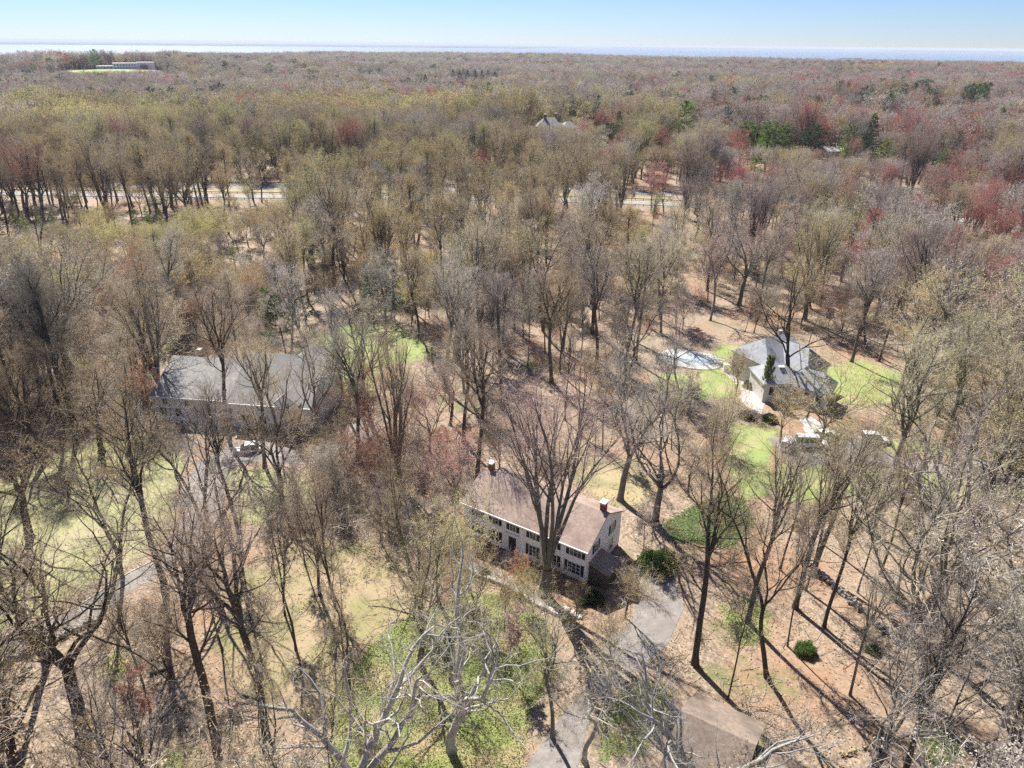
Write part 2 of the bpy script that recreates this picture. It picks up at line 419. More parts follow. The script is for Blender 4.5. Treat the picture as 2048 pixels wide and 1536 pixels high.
def smooth_line(pts, k=6):
    P = np.array(pts, float); out = []
    Q = np.vstack([2 * P[0] - P[1], P, 2 * P[-1] - P[-2]])
    for i in range(1, len(Q) - 2):
        for t in np.linspace(0, 1, k, endpoint=False):
            a, b, c, d = Q[i - 1], Q[i], Q[i + 1], Q[i + 2]
            out.append(.5 * ((2 * b) + (c - a) * t + (2 * a - 5 * b + 4 * c - d) * t * t + (-a + 3 * b - 3 * c + d) * t ** 3))
    out.append(P[-1]); return out

def sheet(name, poly, z, mat, ragged=0.0, seed=0, step=0.55):
    rng = np.random.default_rng(seed); P = np.array(poly, float); out = []
    n = len(P); c = P.mean(0)
    for i in range(n):
        a, b = P[i], P[(i + 1) % n]; m = max(1, int(np.hypot(*(b - a)) / step)) if ragged else 1
        for k in range(m): out.append(a + (b - a) * k / m)
    out = np.array(out)
    if ragged:
        t = np.arange(len(out)); off = ragged * (.6 * np.sin(t * .37 + seed) + .5 * np.sin(t * .9 + seed * 2) + rng.normal(0, .35, len(out)))
        d = norm(out - c); off = off + ragged * .5 * rng.normal(0, .5, len(out)); out = out + d * off[:, None]
    me = bpy.data.meshes.new(name); me.from_pydata([(p[0], p[1], z) for p in out], [], [list(range(len(out)))])
    if me.polygons[0].normal.z < 0: me.flip_normals()
    me.materials.append(mat); o = bpy.data.objects.new(name, me); COL.objects.link(o)
    tag(o, kind='structure'); return o

def seg_dist(X, Y, poly):
    D = np.full(X.shape, 1e9); P = np.array(poly); n = len(P)
    for i in range(n):
        a, b = P[i], P[(i + 1) % n]; v = b - a; L2 = v @ v + 1e-9
        t = np.clip(((X - a[0]) * v[0] + (Y - a[1]) * v[1]) / L2, 0, 1)
        D = np.minimum(D, np.hypot(X - a[0] - t * v[0], Y - a[1] - t * v[1]))
    return np.where(inpoly(X, Y, poly), D, -D)

def soft(mat, amp=1.7, scale=2.4):
    """the sheet's edge thins out into the leaf litter, blade by blade"""
    nt_ = mat.node_tree; n = nt_.nodes; l = nt_.links; b = n['Principled BSDF']
    a = n.new('ShaderNodeAttribute'); a.attribute_name = 'inside'
    tc = n.new('ShaderNodeTexCoord'); t = n.new('ShaderNodeTexNoise'); t.inputs['Scale'].default_value = scale; t.inputs['Detail'].default_value = 9; t.inputs['Roughness'].default_value = .75
    l.new(tc.outputs['Object'], t.inputs['Vector'])
    m1 = n.new('ShaderNodeMath'); m1.operation = 'MULTIPLY_ADD'; l.new(t.outputs['Fac'], m1.inputs[0]); m1.inputs[1].default_value = amp * 5; m1.inputs[2].default_value = -amp * 2.5
    m2 = n.new('ShaderNodeMath'); m2.operation = 'ADD'; l.new(a.outputs['Fac'], m2.inputs[0]); l.new(m1.outputs[0], m2.inputs[1])
    mr = n.new('ShaderNodeMapRange'); mr.inputs[1].default_value = -.05; mr.inputs[2].default_value = .2; l.new(m2.outputs[0], mr.inputs[0])
    l.new(mr.outputs[0], b.inputs['Alpha']); return mat

def lawn_sheet(name, poly, z, mat, pad=1.4, s=.7):
    W = np.array(poly); lo, hi = W.min(0) - pad, W.max(0) + pad
    gx = np.arange(lo[0], hi[0] + s, s); gy = np.arange(lo[1], hi[1] + s, s); X, Y = np.meshgrid(gx, gy); D = seg_dist(X, Y, poly)
    nx, ny = len(gx), len(gy); V = np.stack([X, Y, X * 0 + z], -1).reshape(-1, 3)
    i = np.arange(ny - 1)[:, None] * nx + np.arange(nx - 1)[None]; F = np.stack([i, i + 1, i + nx + 1, i + nx], -1).reshape(-1, 4)
    d = D.ravel(); F = F[d[F].max(1) > -pad]; us, inv = np.unique(F, return_inverse=True); F = inv.reshape(F.shape)
    o = mesh_np(name, V[us], [(F, 0)], [mat]); a_ = o.data.attributes.new('inside', 'FLOAT', 'POINT'); a_.data.foreach_set('value', np.clip(d[us], -3, 3).astype(np.float32))
    return tag(o, kind='structure')

# leaf-litter ground
def ground_material():
    m, n, l, b = new_mat('leaf_litter')
    tc = n.new('ShaderNodeTexCoord')
    def noise(s, d=6, r=.65):
        t = n.new('ShaderNodeTexNoise'); t.inputs['Scale'].default_value = s; t.inputs['Detail'].default_value = d
        t.inputs['Roughness'].default_value = r; l.new(tc.outputs['Object'], t.inputs['Vector']); return t
    def ramp(src, stops):
        c = n.new('ShaderNodeValToRGB'); c.color_ramp.elements[0].position = stops[0][0]; c.color_ramp.elements[0].color = (*stops[0][1], 1)
        c.color_ramp.elements[1].position = stops[-1][0]; c.color_ramp.elements[1].color = (*stops[-1][1], 1)
        for p, col in stops[1:-1]: e = c.color_ramp.elements.new(p); e.color = (*col, 1)
        l.new(src, c.inputs[0]); return c.outputs[0]
    def mix(f, a, bb):
        x = n.new('ShaderNodeMix'); x.data_type = 'RGBA'; l.new(f, x.inputs[0]); l.new(a, x.inputs[6])
        if isinstance(bb, tuple): x.inputs[7].default_value = (*bb, 1)
        else: l.new(bb, x.inputs[7])
        return x.outputs[2]
    def mask(src, lo, hi):
        r = n.new('ShaderNodeMapRange'); r.inputs[1].default_value = lo; r.inputs[2].default_value = hi; l.new(src, r.inputs[0]); return r.outputs[0]
    v = n.new('ShaderNodeTexVoronoi'); v.inputs['Scale'].default_value = 5.0; l.new(tc.outputs['Object'], v.inputs['Vector'])
    leaf = ramp(v.outputs['Color'], [(0.0, (.08, .06, .042)), (.35, (.22, .165, .118)), (.7, (.33, .255, .185)), (1.0, (.50, .41, .31))])
    fine = ramp(noise(1.6).outputs['Fac'], [(.32, (.15, .11, .075)), (.5, (.30, .225, .16)), (.66, (.42, .33, .24))])
    c = mix(mask(noise(.9, 3).outputs['Fac'], .3, .7), leaf, fine)
    c = mix(mask(noise(.045, 5).outputs['Fac'], .50, .62), c, ramp(noise(2.2).outputs['Fac'], [(.3, (.24, .135, .08)), (.7, (.37, .235, .15))]))
    c = mix(mask(noise(.06, 6, .7).outputs['Fac'], .56, .66), c, ramp(noise(2.0).outputs['Fac'], [(.3, (.10, .11, .045)), (.7, (.21, .20, .09))]))
    l.new(c, b.inputs['Base Color'])
    bp = n.new('ShaderNodeBump'); bp.inputs['Strength'].default_value = .6; bp.inputs['Distance'].default_value = .12
    l.new(noise(3.5).outputs['Fac'], bp.inputs['Height']); l.new(bp.outputs[0], b.inputs['Normal'])
    return m
M_GROUND = ground_material()
rr = np.concatenate([[0.0], np.linspace(20, 400, 20), 400 * (4700 / 400) ** (np.arange(1, 101) / 100.)]); na = 288
aa = np.arange(na) * 2 * np.pi / na
X = rr[:, None] * np.sin(aa)[None]; Y = rr[:, None] * np.cos(aa)[None]; Z = hz(X, Y)
V = np.stack([X, Y, Z], -1).reshape(-1, 3)
i = np.arange(len(rr) - 1)[:, None] * na; j = np.arange(na)[None]; j2 = (j + 1) % na
F = np.stack([i + j, i + na + j, i + na + j2, i + j2], -1).reshape(-1, 4)
tag(mesh_np('ground', V, [(F[na:], 0), (np.stack([np.arange(na) * 0, na + j[0], na + j2[0]], 1), 0)], [M_GROUND], smooth=True), kind='structure')

# water of the sound, the long low land beyond it, islands near the shore
m, n_, l_, b_ = new_mat('sea_water'); b_.inputs['Base Color'].default_value = (.10, .16, .22, 1); b_.inputs['Roughness'].default_value = .32
b_.inputs['Specular IOR Level'].default_value = .5; M_SEA = m
ra = [0, 1500, 4000, 9000, 20000, 40000, 78000]; ang = np.arange(64) * 2 * np.pi / 64
V = np.array([(r * math.sin(t), r * math.cos(t), -30.0) for r in ra for t in ang])
F = [(k * 64 + q, (k + 1) * 64 + q, (k + 1) * 64 + (q + 1) % 64, k * 64 + (q + 1) % 64) for k in range(len(ra) - 1) for q in range(64)]
tag(mesh_np('water', V, [(np.array(F), 0)], [M_SEA]), kind='structure')
M_FARLAND = noisy('far_land', (.02, .025, .025), (.045, .05, .045), scale=.0008)
def lowland(name, az0, az1, r0, r1, h, seed):
    rng = np.random.default_rng(seed); k = 60; V = []; az = np.linspace(az0, az1, k + 1); F = []
    for q, a in enumerate(az):
        e = min(1, q / 6, (k - q) / 6); ja = rng.normal(0, .03)
        a0 = r0 * (1 + (1 - e) * .5 * (r1 / r0 - 1) + ja * .6); a1 = r1 * (1 - (1 - e) * .5 * (1 - r0 / r1))
        sx, cx = math.sin(R(a)), math.cos(R(a)); hh = h * (.7 + .5 * rng.random()) * max(e, .1)
        for rad, zz in ((a0, -31), (a0 * 1.002 + 5, -30 + hh), ((a0 + a1) / 2, -30 + hh), (a1, -31)): V.append((rad * sx, rad * cx, zz))
    for q in range(k):
        for s in range(3): F.append((q * 4 + s, q * 4 + s + 1, q * 4 + s + 5, q * 4 + s + 4))
    return tag(mesh_np(name, V, [(np.array(F), 0)], [M_FARLAND]), kind='structure')
lowland('far_shore_land', -50, 6, 17000, 43000, 14, 1)
lowland('far_shore_land', 5, 24, 27000, 42000, 10, 2)
lowland('far_shore_land', 23, 50, 24000, 44000, 10, 3)
for k, (a0, a1, r0, r1, h) in enumerate([(25, 29, 5200, 5500, 9), (29.5, 33, 6300, 6700, 9), (32, 37, 4700, 5000, 10), (22.5, 24, 7000, 7400, 8), (34, 39, 8000, 8600, 9)]):
    lowland('island', a0, a1, r0, r1, h, 10 + k)

# ------------------------------------------------------------------ lawns, drives, roads
def lawn_mat(name, a, b_, c, sc=2.6):
    return soft(noisy(name, a, b_, scale=sc, detail=9, bump=.3, c3=c, s3=.22, lo=.25, hi=.75))
M_LAWN_OLIVE = lawn_mat('olive_lawn', (.25, .255, .11), (.32, .315, .15), (.34, .30, .18))
M_LAWN_GREEN = lawn_mat('green_lawn', (.19, .25, .075), (.27, .32, .105), (.33, .31, .15))
M_MOSS = lawn_mat('mossy_lawn', (.26, .20, .12), (.37, .29, .18), (.24, .22, .10))
M_GOLD = lawn_mat('golden_grass', (.28, .23, .125), (.39, .32, .18), (.23, .21, .11))
M_ASPH = noisy('worn_asphalt', (.18, .165, .15), (.285, .26, .24), scale=1.2, detail=9, bump=.2, c3=(.19, .165, .15), s3=.25)
M_ROAD = noisy('road_concrete', (.22, .21, .195), (.30, .285, .265), scale=.6, detail=8)
M_STONE = noisy('pale_stone', (.36, .33, .30), (.56, .52, .47), scale=1.6, detail=8, bump=.4)
M_GSTONE = noisy('grey_fieldstone', (.16, .15, .14), (.36, .34, .31), scale=2.5, detail=8, bump=.6)

LAWNS = {
    'L1': ppoly([(-60, 1010), (60, 930), (170, 885), (290, 868), (352, 880), (372, 930), (345, 990), (345, 1060), (262, 1130), (150, 1190), (60, 1240), (-80, 1290)]),
    'L2': ppoly([(585, 705), (630, 672), (700, 645), (790, 648), (860, 690), (850, 720), (760, 735), (745, 790), (690, 800), (640, 745)]),
    'L3': ppoly([(1320, 790), (1305, 748), (1400, 745), (1440, 690), (1488, 690), (1500, 755), (1462, 795), (1390, 800)]),
    'L10': ppoly([(1462, 845), (1555, 862), (1540, 915), (1548, 985), (1490, 1000), (1450, 925)]),
    'L4': ppoly([(1640, 738), (1720, 720), (1800, 745), (1810, 800), (1740, 815), (1660, 800)]),
    'L5': ppoly([(1560, 925), (1700, 925), (1900, 950), (2120, 985), (2120, 1030), (1960, 1000), (1700, 990), (1600, 1010), (1540, 985)]),
    'L6': ppoly([(1720, 880), (1850, 870), (1900, 905), (1800, 915)]),
    'L7': ppoly([(540, 1090), (640, 1060), (760, 1090), (860, 1180), (820, 1260), (700, 1300), (690, 1420), (600, 1440), (470, 1380), (420, 1260), (470, 1150)]),
    'L8': ppoly([(1120, 935), (1220, 925), (1310, 960), (1300, 1010), (1235, 1022), (1160, 975)]),
    'L9': ppoly([(450, 945), (540, 935), (610, 950), (640, 1000), (560, 1060), (470, 1040)]),
}
for k, (nm, mt, z, rg) in enumerate([('L1', M_LAWN_OLIVE, .012, .5), ('L2', M_LAWN_GREEN, .012, .9), ('L3', M_LAWN_GREEN, .012, .7), ('L4', M_LAWN_GREEN, .012, .8), ('L10', M_LAWN_GREEN, .012, .8),
                         ('L5', M_LAWN_GREEN, .012, .7), ('L6', M_LAWN_GREEN, .016, .5), ('L7', M_MOSS, .012, 2.2), ('L8', M_GOLD, .012, .7), ('L9', M_LAWN_OLIVE, .012, .5)]):
    lawn_sheet('lawn', LAWNS[nm], z + .002 * k, mt)

DR = {}
ldl = smooth_line([at(*p)[:2] for p in [(-90, 1330), (60, 1275), (170, 1225), (260, 1165), (355, 1110), (400, 1040), (408, 980), (440, 925), (500, 905), (560, 905), (625, 912)]])
DR['left'] = ribbon(ldl, np.interp(np.linspace(0, 1, len(ldl)), [0, .35, .55, .75, .9, 1], [3.2, 3.2, 5.4, 6.5, 6, 5]))
DR['front'] = ppoly([(1282, 1158), (1345, 1150), (1368, 1215), (1335, 1290), (1255, 1350), (1205, 1390), (1175, 1450), (1150, 1560), (1030, 1560), (1110, 1450), (1175, 1370), (1200, 1300), (1262, 1245), (1275, 1200)])
rdl = smooth_line([at(*p)[:2] for p in [(1560, 905), (1640, 900), (1720, 900), (1800, 920), (1900, 945), (2060, 965), (2200, 985)]])
DR['right'] = ribbon(rdl, np.interp(np.linspace(0, 1, len(rdl)), [0, .3, .6, 1], [9, 8, 3.6, 3.6]))
DR['wing'] = ppoly([(690, 850), (735, 830), (760, 870), (720, 895)])
for k, a in DR.items(): sheet('driveway', a, .024, M_ASPH)
# pale kerb stones beside the left drive
for side, sgn in (('a', 1),):
    mb = MB(); P = np.array(ldl)
    for q in range(6, 44):
        a, b2 = P[q], P[min(q + 1, len(P) - 1)]; t = b2 - a; L_ = np.hypot(*t)
        if L_ < .1: continue
        t /= L_; nn = np.array([-t[1], t[0]]); wd = 1.62
        c0_ = a + nn * wd; c1_ = b2 + nn * wd - t * .06
        mb.prism([tuple(c0_), tuple(c1_), tuple(c1_ + nn * .14), tuple(c0_ + nn * .14)], 0, .12)
    tag(mb.build('kerb', M_STONE), kind='structure')

HW = smooth_line([(-520, 312), (-400, 305), (-192, 299), (-90, 298), (7, 297), (75, 288), (160, 268), (300, 225), (430, 170)], 8)
hwn = np.array(HW)
def offset_line(P, d):
    P = np.array(P); T = np.zeros_like(P); T[1:-1] = P[2:] - P[:-2]; T[0] = P[1] - P[0]; T[-1] = P[-1] - P[-2]; T = norm(T)
    return P + np.stack([-T[:, 1], T[:, 0]], 1) * d
sheet('road', ribbon(HW, 9.5), .03, M_ROAD); HW2 = offset_line(HW, 23)
sheet('road', ribbon(HW2, 9.5), .03, M_ROAD)
lawn_sheet('road_verge', ribbon(offset_line(HW, 12), 11.5), .012, M_MOSS, s=2.5)
M_PAINT = noisy('road_paint', (.7, .7, .66), (.8, .8, .76), scale=3)
mb = MB()
for base in (HW, HW2):
    for off in (-4.1, 4.1, 0.0):
        P = offset_line(base, off)
        for q in range(len(P) - 1):
            if off == 0.0 and q % 2: continue
            t = norm(P[q + 1] - P[q]); nn = np.array([-t[1], t[0]]) * .09
            mb.add([(*(P[q] - nn), .036), (*(P[q + 1] - nn), .036), (*(P[q + 1] + nn), .036), (*(P[q] + nn), .036)], [(0, 1, 2, 3)])
tag(mb.build('road_marking', M_PAINT), kind='structure')
M_RAIL = noisy('weathered_wood_rail', (.12, .09, .07), (.2, .16, .13), scale=4)
for off, lab in ((-6.2, 'brown guard rail along the near edge of the highway behind the trees'), (6.4, 'brown guard rail between the near lanes and the grass median of the highway'), (29.5, 'brown guard rail along the far edge of the highway')):
    P = offset_line(HW, off); ge = empty('guard_rail', (P[0][0], P[0][1], 0)); tag(ge, lab, 'guard rail', 'guard rails along the highway')
    mr_, mp_ = MB(), MB()
    for q in range(len(P) - 1):
        a, b2 = P[q] - P[0], P[q + 1] - P[0]; t = norm(b2 - a); nn = np.array([-t[1], t[0]]) * .07
        mr_.prism([tuple(a - nn), tuple(b2 - nn), tuple(b2 + nn), tuple(a + nn)], .5, .78)
        L_ = np.hypot(*(b2 - a))
        for s in np.arange(0, L_, 3.2):
            c = a + t * s; mp_.box(c[0] - .09, c[0] + .09, c[1] + .08, c[1] + .26, -.05, .86)
    mr_.build('rail', M_RAIL, ge); tag(mp_.build('posts', M_RAIL, ge), kind='stuff')

# front walk of house A with its stone edging and steps
wl = smooth_line([at(*p)[:2] for p in [(885, 1052), (900, 1095), (945, 1135), (1010, 1160), (1080, 1200), (1150, 1232)]])
sheet('walkway', ribbon(wl, 1.5), .03, M_ASPH)
mb = MB(); P = offset_line(wl, -.85); rng = np.random.default_rng(5)
for q in range(len(P) - 1):
    for s in range(2):
        a = P[q] + (P[q + 1] - P[q]) * s / 2; b2 = P[q] + (P[q + 1] - P[q]) * (s + .93) / 2
        t = norm(b2 - a); nn = np.array([-t[1], t[0]]) * (.24 + .1 * rng.random()); h = .38 + .08 * rng.random()
        mb.prism([tuple(a - nn), tuple(b2 - nn), tuple(b2 + nn), tuple(a + nn)], 0, h)
tag(mb.build('stone_wall', M_STONE, bevel=.03), 'low pale stone edging wall running beside the front walk of the white house', 'stone wall')
mb = MB(); c = at(1140, 1222)
for q in range(4):
    mb.prism([(c[0] - .9 + q * .42, c[1] - .25 - q * .28), (c[0] - .1 + q * .42, c[1] - .55 - q * .28), (c[0] + .15 + q * .42, c[1] + .1 - q * .28), (c[0] - .65 + q * .42, c[1] + .4 - q * .28)], 0, .42 - q * .09)
tag(mb.build('stone_steps', M_STONE, bevel=.02), 'pale stone steps at the end of the front walk of the white house', 'steps')

# field stone walls through the wood
def rubble(pts, lab, seed, h=.7):
    L_ = smooth_line([at(*p)[:2] for p in pts], 10); rng = np.random.default_rng(seed); mb = MB()
    o0 = np.array(L_[0])
    for q in range(len(L_) - 1):
        a, b2 = np.array(L_[q]) - o0, np.array(L_[q + 1]) - o0; n = int(np.hypot(*(b2 - a)) / .35) + 1
        for s in range(n):
            for lay in range(3):
                c = a + (b2 - a) * (s + rng.random()) / n + rng.normal(0, .16, 2); r = .15 + .17 * rng.random(); z = lay * h / 3.2 + r * .4
                k = 6; rg = []
                for zz, f in ((-r * .6, .7), (0, 1.0), (r * .55, .65)):
                    rg.append([(c[0] + r * f * math.cos(t) * (1 + .3 * math.sin(t * 2 + s)), c[1] + r * f * math.sin(t), z + zz) for t in np.arange(k) * 2 * np.pi / k])
                mb.loft(rg)
    o = mb.build('stone_wall', M_GSTONE); o.location = (o0[0], o0[1], 0)
    return tag(o, lab, 'stone wall')
rubble([(1610, 1125), (1680, 1185), (1740, 1240), (1800, 1290)], 'tumbled grey fieldstone wall crossing the leafy slope at the right', 3)
rubble([(-20, 1340), (90, 1290), (200, 1240)], 'low fieldstone wall along the lower edge of the left driveway', 4, .5)

# ------------------------------------------------------------------ buildings
M_WHITE = noisy('white_siding', (.82, .85, .90), (.88, .90, .93), scale=1.2, rough=.6, stretch=(1, 1, 7))
M_TRIM = noisy('white_trim', (.76, .76, .74), (.82, .82, .8), scale=3, rough=.5)
M_SHUT = noisy('black_shutter', (.02, .02, .022), (.035, .035, .04), scale=5, rough=.5)
M_BROOF = noisy('brown_shingles', (.27, .20, .165), (.39, .305, .255), scale=2.6, detail=9, bump=.25, c3=(.235, .175, .145), s3=.35)
M_BROOF2 = noisy('dark_tan_shingles', (.17, .13, .105), (.27, .215, .175), scale=2.6, detail=9, bump=.25, c3=(.14, .11, .09), s3=.35)
M_GROOF = noisy('grey_shingles', (.25, .24, .225), (.36, .35, .33), scale=2.0, detail=9, bump=.25, c3=(.25, .245, .235), s3=.3)
M_BGROOF = noisy('blue_grey_shingles', (.29, .305, .33), (.40, .415, .44), scale=2.0, detail=9, bump=.25, c3=(.26, .27, .29), s3=.3)
M_BRICK = noisy('red_brick', (.16, .07, .05), (.28, .14, .1), scale=6, detail=4, bump=.3)
M_CONC = noisy('concrete', (.35, .33, .3), (.48, .46, .43), scale=2)
M_GREYSID = noisy('grey_siding', (.60, .61, .62), (.70, .70, .70), scale=1.3, rough=.7, stretch=(1, 1, 7))
M_TAN = noisy('tan_siding', (.42, .35, .27), (.52, .45, .35), scale=1.3, rough=.7)
M_PALE = noisy('pale_clapboard', (.5, .49, .46), (.6, .59, .56), scale=1.3, rough=.7, stretch=(1, 1, 7))
M_DARKW = noisy('dark_wood', (.06, .05, .04), (.12, .1, .08), scale=3)
m, n_, l_, b_ = new_mat('window_glass'); b_.inputs['Base Color'].default_value = (.03, .035, .04, 1); b_.inputs['Roughness'].default_value = .08
b_.inputs['Specular IOR Level'].default_value = .8; M_GLASS = m
m, n_, l_, b_ = new_mat('pool_cover'); b_.inputs['Base Color'].default_value = (.40, .46, .47, 1); b_.inputs['Roughness'].default_value = .6; M_POOL = m

def window(root, x, z, w, h, y=0.0, face='front', shutters=False, cols=2, rows=2, L=0.0):
    """a window on the front (y = 0 plane) or on the right end (x = L plane)"""
    def put(mb, a0, a1, d0, d1, z0, z1):
        if face == 'front': mb.box(x + a0, x + a1, y - d1, y - d0, z0, z1)
        else: mb.box(L + d0, L + d1, x + a0, x + a1, z0, z1)
    f = MB(); t = .07
    put(f, -w / 2 - t, -w / 2, .004, .07, z - t, z + h + t); put(f, w / 2, w / 2 + t, .004, .07, z - t, z + h + t)
    put(f, -w / 2, w / 2, .004, .07, z + h, z + h + t); put(f, -w / 2 - .04, w / 2 + .04, .004, .1, z - t, z)
    for c in range(1, cols): xx = -w / 2 + w * c / cols; put(f, xx - .022, xx + .022, .03, .055, z, z + h)
    for r in range(1, rows): zz = z + h * r / rows; put(f, -w / 2, w / 2, .032, .05, zz - .02, zz + .02)
    win = f.build('window', M_TRIM, root)
    g = MB(); put(g, -w / 2, w / 2, .002, .03, z, z + h); g.build('pane', M_GLASS, win)
    if shutters:
        for s in (-1, 1):
            sh = MB(); a = s * (w / 2 + .3); put(sh, a - .2, a + .2, .005, .05, z - .05, z + h + .05)
            for q in range(6): zz = z + h * (q + .5) / 6; put(sh, a - .16, a + .16, .05, .065, zz - .07, zz + .05)
            sh.build('shutter', M_SHUT, win)
    return win

def gable_body(L, W, Hw, rise, ridge=None, z0=0.0):
    r = W / 2 if ridge is None else ridge
    mb = MB(); mb.loft([[(x, 0, z0), (x, W, z0), (x, W, Hw), (x, r, Hw + rise), (x, 0, Hw)] for x in (L, 0)])
    return mb

def gable_roof(L, W, Hw, rise, root, mat, ridge=None, ov=.4, t=.16, name='roof', x0=0.0, fascia=True):
    r = W / 2 if ridge is None else ridge
    sl = rise / r; zf = Hw - sl * ov; slb = rise / (W - r); zb = Hw - slb * ov; up = .1
    mb = MB()
    mb.loft([[(x, -ov, zf + up), (x, r, Hw + rise + up), (x, W + ov, zb + up), (x, W + ov, zb + up - t), (x, r, Hw + rise + up - t), (x, -ov, zf + up - t)] for x in (x0 + L + ov * .6, x0 - ov * .6)])
    o = mb.build(name, mat, root)
    if fascia:
        fb = MB(); fb.box(x0 - ov * .6, x0 + L + ov * .6, -ov - .12, -ov - .003, zf + up - .2, zf + up + .01)
        fb.build('gutter', M_TRIM, o)
    return o

def chimney(root, cx, cy, z0, z1, w=.9, d=.9, mat=None, cap=None):
    mb = MB(); mb.box(cx - w / 2, cx + w / 2, cy - d / 2, cy + d / 2, z0, z1)
    c = mb.build('chimney', mat or M_BRICK, root, bevel=.01)
    k = MB(); k.box(cx - w / 2 - .08, cx + w / 2 + .08, cy - d / 2 - .08, cy + d / 2 + .08, z1 + .002, z1 + .18); k.build('chimney_cap', cap or M_TRIM, c)
    return c

def frame_from(p0, p1):
    v = np.array(p1[:2]) - np.array(p0[:2]); return math.atan2(v[1], v[0]), float(np.hypot(*v))

# --- white two-storey house near the middle
C0 = at(1171, 1172); E0 = at(928, 1002, 5.3); rz, LA = frame_from(E0, C0)
A = empty('white_house', (E0[0], E0[1], 0), rz)
tag(A, 'white two-storey house with a long brown shingle roof and black shutters', 'house')
WA = 9.2
gable_body(LA, WA, 5.35, 2.35, z0=.45).build('wall', M_WHITE, A)
mb = MB(); mb.box(.05, LA - .05, .05, WA - .05, -.1, .452); mb.build('foundation', M_BRICK, A)
gable_roof(LA, WA, 5.35, 2.35, A, M_BROOF)
for u in (1.55, 4.5, 7.4, 10.3, 12.9, 15.6):
    tri = u < 2
    window(A, LA - u, 3.75, 1.5 if tri else .85, 1.25, shutters=True, cols=3 if tri else 2)
for u in (1.65, 4.5, 7.4, 12.9, 15.6):
    tri = u < 2
    window(A, LA - u, 1.2, 1.6 if tri else .95, 1.5, shutters=True, cols=3 if tri else 2, rows=3)
for yy in (2.2, 6.6):
    window(A, yy, 3.75, .85, 1.25, face='side', L=LA, shutters=True); window(A, yy, 1.2, .9, 1.5, face='side', L=LA, shutters=yy < 3)
mb = MB(); mb.box(LA - 10.85, LA - 9.75, -.07, -.004, .46, 2.7); dr = mb.build('door', M_SHUT, A)
k = MB(); k.box(LA - 9.95, LA - 9.88, -.12, -.072, 1.45, 1.52); k.build('handle', M_TRIM, dr)
k = MB(); k.box(LA - 11.15, LA - 10.86, -.12, -.003, .46, 2.95); k.box(LA - 9.74, LA - 9.45, -.12, -.003, .46, 2.95); k.box(LA - 11.25, LA - 9.35, -.2, -.0035, 2.955, 3.3); k.build('door_surround', M_TRIM, A)
k = MB(); k.box(LA - 11.4, LA - 9.2, -1.4, .04, -.1, .3); k.box(LA - 11.7, LA - 8.9, -1.8, -1.402, -.1, .15); k.build('doorstep', M_CONC, A)
chimney(A, LA - .7, WA / 2 + .5, 6.8, 8.7, .62, .8); chimney(A, .8, WA / 2 + .5, 6.8, 8.6, .6, .8)
k = MB(); k.cyl((LA - 5.5, 6.2), .05, 6.5, 7.45, 8); k.build('vent_pipe', M_SHUT, A)
k = MB()
k.box(LA - .2, LA - .06, -.03, -.004, .46, 5.2)
k.build('corner_board', M_TRIM, A)
k = MB(); k.box(LA + .004, LA + 2.4, .6, 3.4, -.05, 2.45); por = k.build('porch', M_DARKW, A)
k = MB(); k.slab([(LA + .005, .3, 3.2), (LA + 2.75, .3, 2.55), (LA + 2.75, 3.7, 2.55), (LA + .005, 3.7, 3.2)], .12); k.build('porch_roof', M_BROOF, A)

# --- long grey house at the left
PL0 = at(314, 838); PL1 = at(630, 862); rz, LL = frame_from(PL0, PL1)
B = empty('grey_house', (PL0[0], PL0[1], 0), rz)
tag(B, 'long pale grey house with two steep grey roofs standing behind the white car', 'house')
L1_ = LL * .475; gap = .9; L2_ = LL - L1_ - gap
gable_body(L1_, 15, 4.6, 3.6, ridge=8.2).build('wall', M_GREYSID, B)
gable_roof(L1_, 15, 4.6, 3.6, B, M_GROOF, ridge=8.2, ov=.35)
w2 = gable_body(L2_, 15, 4.7, 5.3, ridge=8.4)
w2.v = [(x + L1_ + gap, y - .6, z) for x, y, z in w2.v]; w2.build('wall', M_GREYSID, B)
r2 = gable_roof(L2_, 15, 4.7, 5.3, B, M_GROOF, ridge=8.4, ov=.35, x0=0); r2.location = (L1_ + gap, -.6, 0)
k = MB(); k.box(L1_ + .002, L1_ + gap - .002, 3.0, 13.5, 0, 5.6); k.build('link', M_SHUT, B)  # block filling the gap between the volumes, black to paint the recess's shadow
def dormer(root, cx, y0, y1, zb, hw, w, roofm, wallm):
    k = MB(); k.loft([[(cx - w / 2, y, zb), (cx + w / 2, y, zb), (cx + w / 2, y, zb + hw), (cx, y, zb + hw + w * .42), (cx - w / 2, y, zb + hw)] for y in (y0, y1)])
    d = k.build('dormer', wallm, root)
    k = MB(); e = .25
    k.loft([[(cx - w / 2 - e, y, zb + hw - e * .8 + .08), (cx, y, zb + hw + w * .42 + .1), (cx + w / 2 + e, y, zb + hw - e * .8 + .08), (cx + w / 2 + e, y, zb + hw - e * .8 - .06), (cx, y, zb + hw + w * .42 - .04), (cx - w / 2 - e, y, zb + hw - e * .8 - .06)] for y in (y0 - .25, y1)])
    k.build('dormer_roof', roofm, d)
    k = MB(); k.box(cx - .45, cx + .45, y0 - .05, y0 - .003, zb + .15, zb + hw); k.build('pane', M_GLASS, d)
dormer(B, L1_ + gap + L2_ * .72, -1.1, 7.0, 4.3, 1.0, 4.0, M_GROOF, M_WHITE)
dormer(B, L1_ + gap + L2_ * .62, 7.0, 15.2, 6.2, 1.2, 4.6, M_GROOF, M_WHITE)
for xx in (1.6, 4.3, 8.0, 11.0, L1_ + 3.2, L1_ + 6.2, L1_ + 12.2):
    window(B, xx, .9, 1.2, 1.5, y=-.62 if xx > L1_ else 0.0, cols=2)
for xx in (2.2, 6.2, 10.2): window(B, xx, 3.05, .9, 1.1, cols=2)
